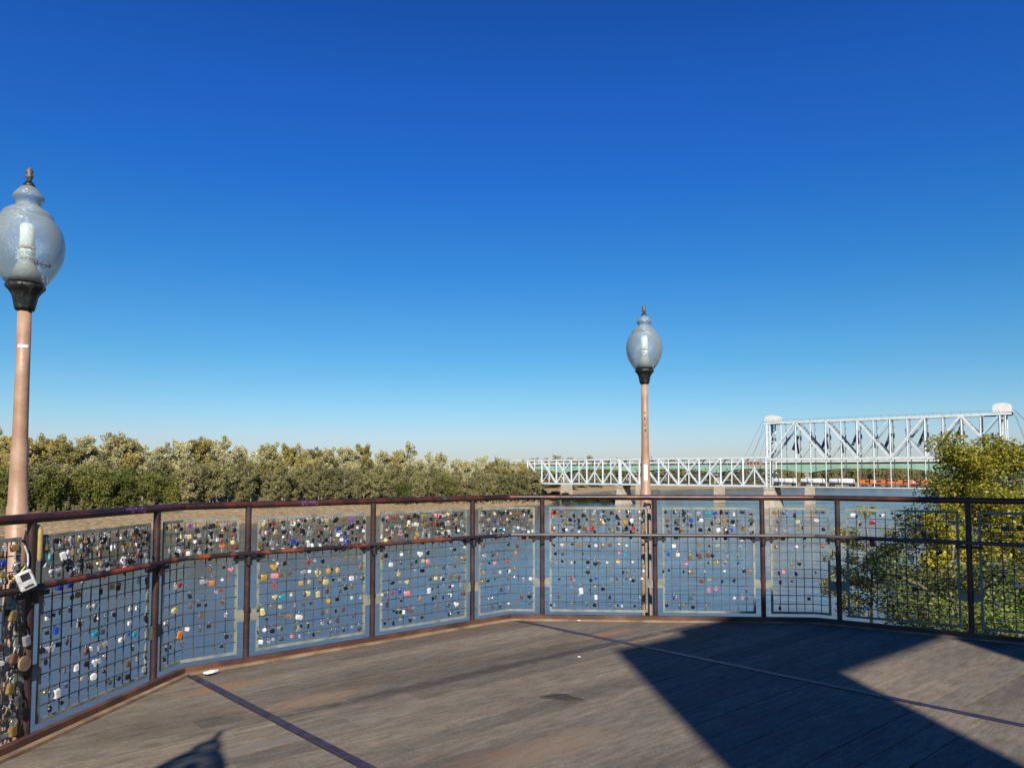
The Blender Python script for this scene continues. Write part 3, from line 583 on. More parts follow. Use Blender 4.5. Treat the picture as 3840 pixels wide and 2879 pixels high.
for t, hw in ((0, 2.0), (SPAN, 2.0)):
    tb = BM()
    for off in (0, WID):
        for s_ in (-1, 1):
            tt = t+s_*hw*.55+(1.2 if t else .6); tb.bar(bp(tt, off, ZL-1), bp(tt, off, ZTOP+.3), .55)
        z = ZL
        while z < ZTOP-1:
            c = t+(1.2 if t else .6); tb.bar(bp(c-hw*.55, off, z), bp(c+hw*.55, off, z+2.2), .22); tb.bar(bp(c+hw*.55, off, z), bp(c-hw*.55, off, z+2.2), .22); z += 2.2
    for z in (ZU+2, ZTOP-1.5, (ZU+ZTOP)/2): tb.bar(bp(t+.6, .3, z), bp(t+.6, WID-.3, z), .5)
    tb.bar(bp(t+.6, .3, ZU+3), bp(t+.6, WID-.3, ZTOP-2), .35)
    tws = tb.build('bridge_tower', M['white'], br)
    # machine house with a domed roof
    c = T1+BD*(t+(2.2 if t == 0 else 1.0))+BN*WID/2; L_ = 7.6; h0 = ZTOP+.9; HH = 2.3 if t == 0 else 3.1
    pr = []
    for k in range(9):
        a = pi*k/8; pr.append((-cos(a)*L_/2*(1 if 0 < k < 8 else 1), HH+1.5*sin(a)))
    pr = [(-L_/2, 0)]+pr+[(L_/2, 0)]
    mb = BM(); vs = []; n = len(pr); 
    for off in (-3.6, 3.6):
        for x, z in pr: q = c+BD*x+BN*off; vs.append((q.x, q.y, h0+z))
    mb.add(vs, [tuple(range(n)), tuple(range(2*n-1, n-1, -1))]+[(i, n+i, n+(i+1) % n, (i+1) % n) for i in range(n)])
    hs_ = mb.build('machine_house', M['house'], tws)
    mb = BM(); q = c; mb.box((q.x, q.y, h0-.25), (L_+.8, 9.8, .4), math.atan2(BD.y, BD.x)); mb.build('platform', M['deckst'], hs_)
for z0, t0, z1, t1 in ((ZTOP, -1.5, ZU-1, -9), (ZTOP+2, -2, ZU, -14), (ZTOP+2, SPAN+6, ZU+4, SPAN+20), (ZTOP, SPAN+6, ZU, SPAN+12)):
    for off in (0, WID):
        mb = BM(); mb.tube([bp(t0, off, z0), bp(t1, off, z1)], .07, 5); mb.build('cable', M['deckst'], br)
# approach truss spans to the left: span B between tower and second pier, span A beyond
def approach(t_right, length, npan, closed_right):
    pw = length/npan
    for off in (0, WID):
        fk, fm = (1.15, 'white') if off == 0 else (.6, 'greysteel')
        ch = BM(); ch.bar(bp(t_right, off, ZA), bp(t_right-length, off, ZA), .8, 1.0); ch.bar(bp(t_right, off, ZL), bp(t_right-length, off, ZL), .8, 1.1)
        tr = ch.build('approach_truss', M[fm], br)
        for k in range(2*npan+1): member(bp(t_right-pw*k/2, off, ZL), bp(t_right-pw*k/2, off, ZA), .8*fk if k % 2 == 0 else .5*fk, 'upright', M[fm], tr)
        for k in range(npan):
            a, b = t_right-pw*k, t_right-pw*(k+1); mid = (npan-1)/2
            if k == mid: ds = [(a, 1, b, 0, .8), (a, 0, b, 1, .8)]
            elif k < mid: ds = [(a, 1, b, 0, .9), ((a+b)/2, .5, a, 0, .5)]
            else: ds = [(b, 1, a, 0, .9), ((a+b)/2, .5, b, 0, .5)]
            if k == 0 and closed_right: ds = [((a+b)/2, .62, a, 0, .7), ((a+b)/2, .62, b, 0, .7)]
            for x0, z0, x1, z1, w_ in ds: member(bp(x0, off+.02, ZL+z0*(ZA-ZL)), bp(x1, off+.02, ZL+z1*(ZA-ZL)), w_*fk, 'diagonal', M[fm], tr)
    cf = BM()
    for k in range(2*npan+1):
        t = t_right-pw*k/2; cf.bar(bp(t, .4, ZA-.1), bp(t, WID-.4, ZA-.1), .4, .7); cf.bar(bp(t, .4, ZL), bp(t, WID-.4, ZL), .5, .9)
        if k < 2*npan: cf.bar(bp(t, .4, ZA), bp(t-pw/2, WID-.4, ZA), .25)
    cf.build('cross_frame', M['white'], br)
    fl = BM(); fl.bar(bp(t_right, WID/2, ZL+.5), bp(t_right-length, WID/2, ZL+.5), WID-2, 1.2)
    fl.bar(bp(t_right, WID/2+1, ZL+5.3), bp(t_right-length, WID/2+1, ZL+5.3), .3, 1.0); fl.build('rail_deck', M['deckst'], br)
approach(-.8, 96, 7, True); approach(-98, 88, 7, False)
def pier(t, wt, off0, off1, par, cls=BM, taper=1.5, zt=ZL-1, base=None):
    base = hz(*(T1+BD*t+BN*(off0+off1)/2))-1 if base is None else base
    base = max(base, WZ-3); mb = cls(); vs = []
    for z, ex in ((zt, 0), (zt-1.4, 0), (zt-1.4, -.35), (base, taper)):
        for a, o in ((-1, off0-ex), (1, off0-ex), (1, off1+ex), (-1, off1+ex)):
            q = T1+BD*(t+a*(wt/2+ex*.6))+BN*o; vs.append((q.x, q.y, z))
    fs = [(0, 1, 2, 3)]
    for r_ in range(3): fs += [(r_*4+i, (r_+1)*4+i, (r_+1)*4+(i+1) % 4, r_*4+(i+1) % 4) for i in range(4)]
    mb.add(vs, fs); return mb.build('pier', M['conc'], par)
pier(1, 5.5, -1.6, WID+1.6, br, taper=2.5); pier(SPAN+1.5, 5, -1.6, WID+1.6, br, taper=2)
pier(-97.5, 3.6, -1.2, WID+1.2, br, taper=1.6); pier(-186, 4, -1.4, WID+1.4, br)
mb = BM(); q = T1+BD*(-8.2)+BN*1.0; mb.box((q.x, q.y, ZA-3.4), (9.2, 2.6, 2.9), math.atan2(BD.y, BD.x)); cb = mb.build('cabin', M['cabin'], br)
mb = BM()
for k in range(4): q = T1+BD*(-11.2+2*k)-BN*.35; mb.box((q.x, q.y, ZA-3.2), (1.1, .1, 1.2), math.atan2(BD.y, BD.x))
mb.build('window', M['glassd'], cb)
mb = BM(); q = T1+BD*(SPAN+10)+BN*2; mb.box((q.x, q.y, ZU+5), (12, 3, .5), math.atan2(BD.y, BD.x)); mb.bar(bp(SPAN+15, 2, ZU+5), bp(SPAN+15, 2, ZU-6), .6); mb.bar(bp(SPAN+6, 2, ZU+5), bp(SPAN+6, 2, ZU-6), .6); mb.build('side_platform', M['deckst'], br)

# ---------------- green highway bridge behind ----------------
GO = 70.0
hb = empty('girder_bridge', tuple(T1+BN*GO)+(WZ,), label='pale green haunched girder road bridge seen behind the lift bridge', cat='bridge')
ho = T1+BN*GO
class HM(MB):
    def build(s, name, mat, parent=None):
        s.v = [(x-ho.x, y-ho.y, z-WZ) for x, y, z in s.v]; return MB.build(s, name, mat, parent)
ZG = EYE+6.2; gpiers = [1.5+i*78 for i in (1, 0)]+[1.5-62, 1.5-62*2, 1.5-62*3-6]
def gbot(t): 
    d = min(abs(t-p) for p in gpiers+[1.5+156, 1.5-248]); return ZG-3.9-3.1*max(0, 1-d/24)**1.6
for off in (0, 12):
    mb = HM(); n = 220; vs = []
    for k in range(n+1):
        t = -300+(500)*k/n
        for o in (off-.3, off+.3):
            q = T1+BD*t+BN*(GO+o); vs += [(q.x, q.y, gbot(t)), (q.x, q.y, ZG)]
    fs = []
    for k in range(n):
        a = k*4; b = a+4; fs += [(a, b, b+1, a+1), (a+2, a+3, b+3, b+2), (a, a+2, b+2, b), (a+1, b+1, b+3, a+3)]
    mb.add(vs, fs); mb.build('girder', M['green'], hb)
mb = HM()
for k in range(100): t = -300+5*k; q = T1+BD*t+BN*(GO-.36); mb.bar((q.x, q.y, ZG-3.7), (q.x, q.y, ZG), .12, .16)
mb.build('stiffener', M['green'], hb)
mb = HM(); mb.bar(bp(-300, GO+6, ZG+.2), bp(200, GO+6, ZG+.2), 15, .4); mb.build('road_slab', M['para'], hb)
mb = HM(); mb.bar(bp(-300, GO-1.3, ZG+.9), bp(200, GO-1.3, ZG+.9), .25, 1.0); mb.build('parapet', M['para'], hb)
for t in gpiers:
    pier(t, 2.6, GO-.5, GO+12.5, hb, HM, .5, gbot(t)-.1)

# ---------------- train on the bridge ----------------
za = math.atan2(BD.y, BD.x); TO = 4.2; zr = ZL+.12
def bogie(par, x):
    mb = MB(); mb.box((x, 0, .75), (2.6, 2.2, .45)); b_ = mb.build('bogie', M['locodark'], par)
    for wx in (-.9, .9):
        mb = MB()
        for yy in (-.8, .8): mb.tube([(x+wx, yy-.07, .46), (x+wx, yy+.07, .46)], .46, 14)
        mb.build('wheel', M['locodark'], b_)
def tank(t, label):
    q = T1+BD*t+BN*TO; r = empty('tank_car', (q.x, q.y, zr), za, label=label, cat='tank car', group='white tank cars on the lift bridge')
    mb = MB(); pts = [(-6.6, 0, 2.85), (-6.45, 0, 2.85), (-6.1, 0, 2.85), (6.1, 0, 2.85), (6.45, 0, 2.85), (6.6, 0, 2.85)]; mb.tube(pts, [.5, 1.1, 1.5, 1.5, 1.1, .5], 20); mb.build('tank', M['tank'], r)
    mb = MB(); mb.tube([(0, 0, 4.2), (0, 0, 4.75)], .6, 14); mb.box((0, 0, 4.4), (3, .9, .08)); mb.build('dome', M['locodark'], r)
    mb = MB(); mb.box((0, 0, 1.15), (14.2, .7, .4)); mb.box((-6.7, 0, 1.2), (.6, 2.6, .3)); mb.box((6.7, 0, 1.2), (.6, 2.6, .3)); mb.build('underframe', M['locodark'], r)
    mb = MB(); mb.bar((0, -1.55, 1.2), (0, -1.62, 4.3), .09); mb.bar((.5, -1.55, 1.2), (.5, -1.62, 4.3), .09); mb.build('ladder', M['locodark'], r)
    bogie(r, -5.2); bogie(r, 5.2)
tank(8.6, 'white tank car next to the left bridge tower'); tank(24.0, 'white tank car in the middle of the three'); tank(39.4, 'white tank car coupled behind the orange locomotives')
def loco(t, label):
    q = T1+BD*t+BN*TO; r = empty('locomotive', (q.x, q.y, zr), za, label=label, cat='locomotive', group='orange locomotives on the lift bridge')
    mb = MB(); mb.box((-1.5, 0, 2.75), (13.2, 2.1, 2.2)); h_ = mb.build('hood', M['loco'], r)
    mb = MB(); mb.box((-1.5, 0, 3.92), (12.4, 2.0, .3)); mb.box((-6, 0, 4.15), (2.4, 2.4, .35)); mb.box((-1, 0, 4.1), (1.2, 1.0, .3)); mb.build('roof_gear', M['locodark'], h_)
    mb = MB(); mb.box((-4, -1.06, 2.9), (2.6, .04, 1.1)); mb.box((1.5, -1.06, 2.9), (2.2, .04, 1.1)); mb.build('grille', M['locodark'], h_)
    mb = MB(); mb.box((-.6, -1.065, 2.75), (1.3, .03, .8)); mb.build('white_panel', M['tank'], h_)
    mb = MB(); mb.box((6.4, 0, 2.95), (2.5, 3.0, 2.6)); cb_ = mb.build('cab', M['loco'], r)
    mb = MB(); mb.box((6.4, -1.51, 3.5), (1.6, .05, .8)); mb.box((7.66, 0, 3.6), (.05, 2.2, .7)); mb.build('window', M['glassd'], cb_)
    mb = MB(); mb.add([(7.65, -1, 1.5), (7.65, 1, 1.5), (9.0, 1, 1.5), (9.0, -1, 1.5), (7.65, -1, 3.1), (7.65, 1, 3.1), (8.8, 1, 2.8), (8.8, -1, 2.8)], [(0, 1, 2, 3), (4, 7, 6, 5), (0, 3, 7, 4), (1, 5, 6, 2), (2, 6, 7, 3), (0, 4, 5, 1)]); mb.build('nose', M['loco'], r)
    mb = MB(); mb.box((0, 0, 1.4), (18.6, 2.9, .35)); mb.box((0, 0, .85), (4, 2.2, .7)); mb.build('underframe', M['locodark'], r)
    bogie(r, -6); bogie(r, 6)
loco(56.8, 'rear orange locomotive next to the white tank cars'); loco(75.6, 'leading orange locomotive partly hidden by the tree')

# ---------------- trees ----------------
def leaf_mesh(name, pos, size, mat, rng, flat=.5, elong=1.0):
    n = len(pos); nrm = rng.normal(size=(n, 3)); nrm[:, 2] = np.abs(nrm[:, 2])+flat; nrm /= np.linalg.norm(nrm, axis=1)[:, None]
    a = np.cross(nrm, rng.normal(size=(n, 3))); a /= np.linalg.norm(a, axis=1)[:, None]; b = np.cross(nrm, a)
    s = size*rng.uniform(.6, 1.35, n)[:, None]
    v = np.empty((n, 4, 3)); v[:, 0] = pos-a*s*elong; v[:, 1] = pos+b*s*.55+nrm*s*.15; v[:, 2] = pos+a*s*elong; v[:, 3] = pos-b*s*.55+nrm*s*.15
    me = bpy.data.meshes.new(name); me.vertices.add(n*4); me.vertices.foreach_set('co', v.astype(np.float32).ravel())
    me.loops.add(n*4); me.loops.foreach_set('vertex_index', np.arange(n*4, dtype=np.int32)); me.polygons.add(n)
    me.polygons.foreach_set('loop_start', np.arange(0, n*4, 4, dtype=np.int32)); me.polygons.foreach_set('loop_total', np.full(n, 4, dtype=np.int32))
    me.materials.append(mat); me.update(calc_edges=True); me.validate(); return me
def tree_proto(seed, H, W, base, nleaf, lsize, kind, stems=1, trunk_r=.35, nl=14, clump=.2, up=(.15, .7), vz=.85):
    """returns (trunk MB, leaf positions); crown from base*H up to H, half width W"""
    rnd = random.Random(seed); rng = np.random.default_rng(seed); tb = MB(); cl = []
    for s_ in range(stems):
        ox, oy = (rnd.uniform(-1, 1)*W*.45, rnd.uniform(-1, 1)*W*.45) if stems > 1 else (0, 0)
        lean = Vector((rnd.uniform(-.08, .08), rnd.uniform(-.08, .08), 0)); hh = H*rnd.uniform(.82, 1) if s_ else H
        pts = [Vector((ox, oy, -1))+lean*hh*k/6+Vector((rnd.uniform(-1, 1), rnd.uniform(-1, 1), 0))*.02*hh*(k > 0)+Vector((0, 0, (hh*.93+1)*k/6)) for k in range(7)]
        tb.tube(pts, [trunk_r*(1-.85*k/6)/(1 if stems == 1 else 1.5) for k in range(7)], 7)
        for j in range(nl):
            f = rnd.uniform(base*.9, .95); i = min(5, int(f*6)); p = pts[i].lerp(pts[i+1], f*6-i); a = rnd.uniform(0, 2*pi)
            rel = (f-base)/(1-base); prof = math.sqrt(max(.05, 1-(abs(rel-.38)/.68)**2.2)) if kind != 'col' else .8
            L_ = W*prof*rnd.uniform(.55, 1.15)/(1 if stems == 1 else 1.35)
            q = p+Vector((cos(a)*L_, sin(a)*L_, L_*rnd.uniform(*up))); mid = p.lerp(q, .5)+Vector((0, 0, L_*.06))
            tb.tube([p, mid, q], [trunk_r*.3*(1-f*.6), trunk_r*.18, trunk_r*.05], 5, False)
            for c in (mid, q, p.lerp(q, .78)+Vector((rnd.uniform(-1, 1), rnd.uniform(-1, 1), rnd.uniform(-.6, 1)))*W*.2): cl.append((c, W*clump*rnd.uniform(.6, 1.35)))
        cl.append((pts[-1], W*clump)); cl.append((pts[-1]+Vector((rnd.uniform(-1, 1), rnd.uniform(-1, 1), .3))*W*.15, W*clump*.8))
    wts = np.array([r_**2 for _, r_ in cl]); wts /= wts.sum(); idx = rng.choice(len(cl), nleaf, p=wts)
    C = np.array([tuple(c) for c, _ in cl])[idx]; S = np.array([r_ for _, r_ in cl])[idx]
    d = rng.normal(size=(nleaf, 3)); d /= np.linalg.norm(d, axis=1)[:, None]; rr = rng.uniform(.1, 1, nleaf)**.5
    pos = C+d*(S*rr)[:, None]*np.array([1.1, 1.1, vz]); return tb, pos, rng
PT = {}
def far_proto(key, n, **k):
    out = []; mat, bark = k.pop('mat'), k.pop('bark'); ls = k['lsize']
    for s_ in range(n):
        tb, pos, rng = tree_proto(17*s_+sum(map(ord, key)), up=(.4, 1.3), vz=1.35, **k)
        pos = pos[pos[:, 2] > .2]
        out.append((tb.mesh(key+'_trunk', M[bark]), leaf_mesh(key+'_crown', pos, ls, M[mat], rng, .1)))
    PT[key] = out
far_proto('pale', 5, H=1*25, W=5.2, base=.22, nleaf=9000, lsize=.34, kind='r', mat='lf_pale', bark='barkpale', trunk_r=.42, nl=44, clump=.2)
far_proto('yellow', 3, H=24, W=5.2, base=.22, nleaf=9000, lsize=.34, kind='r', mat='lf_yellow', bark='barkpale', trunk_r=.4, nl=44, clump=.2)
far_proto('olive', 5, H=17, W=4.6, base=.14, nleaf=8500, lsize=.33, kind='r', mat='lf_olive', bark='barkpale', stems=3, trunk_r=.3, nl=20, clump=.22)
far_proto('green', 4, H=14, W=5.6, base=.1, nleaf=9000, lsize=.34, kind='r', mat='lf_green', bark='bark', stems=3, trunk_r=.3, nl=20, clump=.25)
PEDGE = [38, 160, 252, 375, 473, 541, 653, 763, 836, 966]
def where_word(x, y):
    q = 511.6+741*x/y
    if q < 0: return 'at the left edge'
    n = sum(q > e_ for e_ in PEDGE); lo = PEDGE[n-1] if n else -60; hi = PEDGE[n] if n < 10 else 1080; f = (q-lo)/(hi-lo)
    return '%s %s railing panel' % (('over left end of', 'left of middle of', 'over middle of', 'right of middle of', 'over right end of')[min(4, int(f*5))], ORDW[n])
ORDW = ['first', 'second', 'third', 'fourth', 'fifth', 'sixth', 'seventh', 'eighth', 'ninth', 'tenth', 'eleventh']
def put_tree(key, i, x, y, s, label, group):
    if 511.6+741*x/y < -55: return
    r = empty('tree', (x, y, hz(x, y)), random.uniform(0, 6.28), label=label.format(where_word(x, y)), cat='tree', group=group); r.scale = (s, s, s*random.uniform(.95, 1.06))
    t, c = PT[key][i % len(PT[key])]; link('trunk', t, r); link('crown', c, r); return r
FS = Path([Vector(p) for p in FAR[2:10]]); TEND = FS.c[6]+2    # from (-300,180) along the far shore
rnd = random.Random(21)
def shore_pt(t, back):
    p, d = FS.at(t); n_ = Vector((-d.y, d.x)); return p+n_*back
bk = lambda t, b, e_: b+(e_-b)*max(0, min(1, (t-TEND+190)/170))
LBF = {'olive': 'thin stemmed olive tree in front row, {}', 'green': 'dark green bushy tree in front row, {}'}
LBM = {'olive': 'taller olive tree behind front row, {}', 'yellow': 'yellowish tree behind front row, {}'}
LBB = {'pale': 'tall pale tree on skyline, {}', 'yellow': 'tall yellowing tree on skyline, {}'}
k = 0; t = 70.0
while t < TEND-4:
    u = t/TEND; p = shore_pt(t, bk(t, 52, 13)+rnd.uniform(-5, 4)); key = 'green' if (rnd.random() < (.8 if u < .5 else .1)) else 'olive'
    put_tree(key, k, p.x, p.y, rnd.uniform(.85, 1.15), LBF[key], 'front row trees of the far bank'); k += 1; t += rnd.uniform(6.5, 9.5)
t = 60.0
while t < TEND:
    u = t/TEND; p = shore_pt(t, bk(t, 65, 20)+rnd.uniform(-4, 5)); key = 'olive' if rnd.random() < .8 else 'yellow'
    put_tree(key, k, p.x, p.y, (rnd.uniform(1.05, 1.25) if key == 'olive' else rnd.uniform(.75, .9)), LBM[key], 'middle row trees of the far bank'); k += 1; t += rnd.uniform(8, 11)
t = 40.0
while t < TEND:
    u = t/TEND; p = shore_pt(t, bk(t, 84, 30)+rnd.uniform(-6, 7)); key = 'pale' if rnd.random() < .78 else 'yellow'
    s = rnd.uniform(1.02, 1.3)*(1 if u < .8 else 1-.12*(u-.8)/.2)
    put_tree(key, k, p.x, p.y, s, LBB[key], 'skyline trees of the far bank'); k += 1; t += rnd.uniform(6.5, 9.5)
same = {}
for o in COL.objects:
    if o.get('category') == 'tree': same.setdefault(o['label'], []).append(o)
for lb_, os_ in same.items():
    if len(os_) > 1:
        os_.sort(key=lambda o: o.scale[0])
        for i_, o in enumerate(os_): o['label'] = (('smaller ', 'larger ') if len(os_) == 2 else ('smallest ', 'middle sized ', 'largest ', 'huge '))[min(i_, 3)]+lb_
# the wood behind reads as one mass
def wood(name, spots, label, keys):
    tb = MB(); allv = []; rng = np.random.default_rng(3); P = []; mats = []
    for x, y, s, key in spots:
        t_, c_ = rnd.choice(PT[key]); n = len(c_.vertices); co = np.empty(n*3); c_.vertices.foreach_get('co', co); co = co.reshape(-1, 4, 3)
        co = co[::4]; co = co.mean(1, keepdims=True)+(co-co.mean(1, keepdims=True))*1.35; a = rnd.uniform(0, 6.28); Rm = np.array([[cos(a), -sin(a), 0], [sin(a), cos(a), 0], [0, 0, 1]]); co = co@Rm.T*s*1.0+np.array([x, y, hz(x, y)])
        P.append(co)
    V = np.concatenate(P); n = len(V); me = bpy.data.meshes.new(name); me.vertices.add(n*4); me.vertices.foreach_set('co', V.astype(np.float32).ravel())
    me.loops.add(n*4); me.loops.foreach_set('vertex_index', np.arange(n*4, dtype=np.int32)); me.polygons.add(n)
    me.polygons.foreach_set('loop_start', np.arange(0, n*4, 4, dtype=np.int32)); me.polygons.foreach_set('loop_total', np.full(n, 4, dtype=np.int32))
    me.materials.append(M[keys]); me.update(calc_edges=True); o = link(name, me); tag(o, label, 'wood', kind='stuff'); return o
sp = []
t = 30.0
while t < TEND-6:
    for b_ in (bk(t, 102, 42), bk(t, 120, 50)): p = shore_pt(t, b_+rnd.uniform(-6, 6)); sp.append((p.x, p.y, rnd.uniform(.9, 1.05)*(1 if t < 370 else .9), 'pale'))
    t += 8
wood('woodland', sp, 'pale dense wood behind the tall trees of the far bank', 'lf_pale')
sp = []
for k in range(230):
    u = k/229; x = 24+u*860+rnd.uniform(-8, 8); yf = float(np.interp(x, [p[0] for p in FAR], [p[1] for p in FAR])); y = max(yf, 720 if x > 20 else 0)+40+rnd.uniform(0, 90)
    sp.append((x, y, rnd.uniform(1.3, 1.6), 'olive'))
    if k % 2: sp.append((x+4, y+60, rnd.uniform(1.15, 1.4), 'pale'))
wood('far_woodland', sp, 'distant olive wood seen through the bridge trusses', 'lf_olive')
# scrub at the foot of the trees
sp = []
t = 45.0
while t < TEND+2:
    p = shore_pt(t, bk(t, 44, 8)+rnd.uniform(-4, 5)); sp.append((p.x, p.y, rnd.uniform(.07, .26)*rnd.uniform(.6, 1), rnd.choice(('green', 'olive')))); t += 1.7
wood('scrub', sp, 'low olive scrub along the foot of the far bank trees', 'lf_olive')
# added dark brush stands in for riprap in shadow under the bridge's left end
sp = []
for k in range(60):
    tt = -186+k*1.5; q = T1+BD*tt+BN*(rnd.uniform(6, 22)); sp.append((q.x, q.y, rnd.uniform(.3, .5), 'green'))
wood('brush', sp, 'dark brush standing in for shadowed riprap under the left spans of the truss bridge', 'lf_neard')

# near trees below the right side of the lookout
def near_tree(name, seed, x, y, ztop, W, base, nleaf, ls, mat, label, stems=1, nl=26, clump=.2, tr=.22, bark='bark'):
    z0 = hz(x, y); H = ztop-z0; tb, pos, rng = tree_proto(seed, H, W, base, int(nleaf*1.55), ls, 'r', stems, tr, int(nl*1.4), clump*.85)
    r = empty(name, (x, y, z0), 0, label=label, cat='tree'); tb.build('trunk', M[bark], r); link('crown', leaf_mesh('crown', pos, ls*.76, M[mat], rng, .3, 1.0), r); return r
near_tree('tree', 5, 21.9, 34, 4.3, 2.9, .28, 52000, .105, 'lf_near', 'large yellow green tree rising above the right part of the railing', nl=60, clump=.27)
near_tree('tree', 9, 18.9, 32.5, 1.0, 1.7, .35, 22000, .095, 'lf_near', 'slimmer yellow green tree on the left side of the large one', nl=36, clump=.3)
near_tree('tree', 14, 16.8, 27, -1.3, 3.6, .3, 22000, .1, 'lf_neard', 'dark leaved tree low behind the mesh below the yellow green trees', nl=34, clump=.24)
near_tree('tree', 23, 12.6, 20, -1.6, 2.6, .45, 20000, .075, 'lf_nearg', 'bright green bushy treetop close behind the mesh, low right', nl=34, clump=.25, tr=.14)
near_tree('tree', 31, 29.8, 44, 3.6, 6, .2, 26000, .14, 'lf_neard', 'darker tree at the right edge behind the large yellow green one', nl=40, clump=.24)
near_tree('tree', 37, 17.2, 24, -1.2, 3.4, .35, 20000, .09, 'lf_nearg', 'green tree at the far right behind the dark railing', nl=36, clump=.23)
near_tree('tree', 41, 21.4, 45, .6, 2.8, .4, 7000, .11, 'lf_near', 'small yellow green treetop just under the top rail by the river', nl=22, clump=.2)
near_tree('tree', 47, 26, 36, -2.0, 5, .2, 22000, .11, 'lf_near', 'yellowish undergrowth tree below the large tree at the right', nl=36, clump=.24)
for sd_, x, y, zt, W_ in ((51, 14.2, 23, -4.6, 2.4), (52, 16.4, 21, -4.4, 2.2), (53, 19, 28, -4.8, 3), (54, 23, 30, -4, 3), (55, 12.2, 24, -6.4, 2)):
    near_tree('tree', sd_, x, y, zt, W_, .3, 9000, .085, 'lf_near' if sd_ % 2 else 'lf_nearg', {51: 'low yellow bush left of the lavender post', 52: 'low green bush beside the lavender post', 53: 'yellow bush further back under the large tree', 54: 'low green bush under the large tree', 55: 'lowest yellow bush at the left foot of the trees'}[sd_], nl=20, clump=.26, tr=.08)
# stair rail with lavender post below the lookout
srt = empty('stair_railing', (9.6, 13.2, -1.6), label='lavender post with brown handrail below the lookout at far right', cat='railing')
mb = MB(); mb.box((0, 0, -1.5), (.16, .16, 4.0)); mb.build('post', M['lav'], srt)
mb = MB(); mb.bar((0, 0, .52), (3.5, -.6, .4), .06, .09); mb.build('handrail', M['curb'], srt)
mb = MB(); mb.box((3.2, -.5, -1.5), (.16, .16, 3.7)); mb.build('post', M['lav'], srt)

# ---------------- love locks ----------------
COLS = {'silver': ((.55, .56, .57), .5, .28), 'white': ((.8, .8, .78), 0, .4), 'brass': ((.5, .33, .1), .55, .32), 'gold': ((.66, .4, .05), .3, .35), 'black': ((.012, .012, .014), .1, .35),
        'grey': ((.12, .125, .13), .4, .4), 'red': ((.5, .03, .025), 0, .35), 'blue': ((.02, .06, .5), 0, .35), 'pink': ((.7, .25, .3), 0, .4), 'purple': ((.22, .05, .4), 0, .4),
        'teal': ((.02, .35, .45), 0, .4), 'orange': ((.6, .2, .03), 0, .4), 'yellow': ((.66, .55, .2), 0, .4), 'rusty': ((.15, .06, .03), .1, .7), 'green': ((.05, .25, .08), 0, .4)}
LM = {}
for k, (c, mt, rg_) in COLS.items():
    c = tuple(x*.62 for x in c); c2 = tuple(min(1, x*1.25+.01) for x in c); c3 = tuple(x*.6 for x in c)
    LM[k] = noisy('lock_'+k, [(.3, c3), (.5, c), (.7, c2)], 40, rg_, mt)
LM['shackle'] = noisy('shackle_steel', [(.3, (.12, .12, .12)), (.7, (.42, .42, .43))], 60, .3, .7)
def body_mesh(kind, colr):
    mb = MB()
    if kind in ('square', 'tall', 'wide'):
        wv, hv, dv = {'square': (.042, .038, .017), 'tall': (.036, .054, .019), 'wide': (.054, .036, .02)}[kind]; c = .006
        prof = [(-wv/2+c, 0), (wv/2-c, 0), (wv/2, -c), (wv/2, -hv+c), (wv/2-c, -hv), (-wv/2+c, -hv), (-wv/2, -hv+c), (-wv/2, -c)]
        layers = [(.8, -dv/2), (1, -dv/2+.003), (1, dv/2-.003), (.8, dv/2)]
    elif kind == 'round':
        prof = [(cos(2*pi*k/14)*.024, -.024+sin(2*pi*k/14)*.024) for k in range(14)]; layers = [(.75, -.011), (1, -.006), (1, .006), (.75, .011)]
    else:
        prof = []
        for k in range(18):
            a = 2*pi*k/18; prof.append((.0017*16*sin(a)**3, -.026+.0017*(13*cos(a)-5*cos(2*a)-2*cos(3*a)-cos(4*a))))
        prof = prof[::-1]; layers = [(.78, -.009), (1, -.004), (1, .004), (.78, .009)]
    n = len(prof); cy = sum(p[1] for p in prof)/n; vs = []
    for s_, y in layers: vs += [(x*s_, y, cy+(z-cy)*s_) for x, z in prof]
    fs = [tuple(range(n)), tuple(range(4*n-1, 3*n-1, -1))]
    for l in range(3): fs += [(l*n+i, (l+1)*n+i, (l+1)*n+(i+1) % n, l*n+(i+1) % n) for i in range(n)]
    mb.add(vs, fs); me = mb.mesh('padlock_body', LM[colr]); bm = bmesh.new(); bm.from_mesh(me); bmesh.ops.recalc_face_normals(bm, faces=bm.faces); bm.to_mesh(me); bm.free(); return me
BM_C = {}
def shackle_mesh(h):
    mb = MB(); r_ = .0125; pts = [(-r_, 0, -.004), (-r_, 0, h)]+[(-r_*cos(pi*k/6), 0, h+r_*sin(pi*k/6)) for k in range(1, 6)]+[(r_, 0, h), (r_, 0, -.004)]
    mb.tube(pts, .003, 6); return mb.mesh('padlock_shackle', LM['shackle'])
SHK = [shackle_mesh(.008), shackle_mesh(.018)]
NW = ['', 'one', 'two', 'three', 'four', 'five', 'six', 'seven', 'eight', 'nine', 'ten', 'eleven', 'twelve', 'thirteen']
ORD = ['first', 'second', 'third', 'fourth', 'fifth', 'sixth', 'seventh', 'eighth', 'ninth', 'tenth', 'eleventh']
rl = random.Random(99)
BASECOL = ['silver']*12+['white']*4+['black']*15+['grey']*10+['brass']*9+['rusty']*4+['red', 'blue', 'pink', 'yellow']
# per panel: chance in the dense band above the middle rail, chance below it
DENS = {0: (.9, .55), 1: (.95, .42), 2: (.85, .28), 3: (1, .45), 4: (1, .4), 5: (.9, .38), 6: (.75, .36), 7: (.7, .33), 8: (.45, .2), 9: (.32, .12), 10: (.2, .1)}
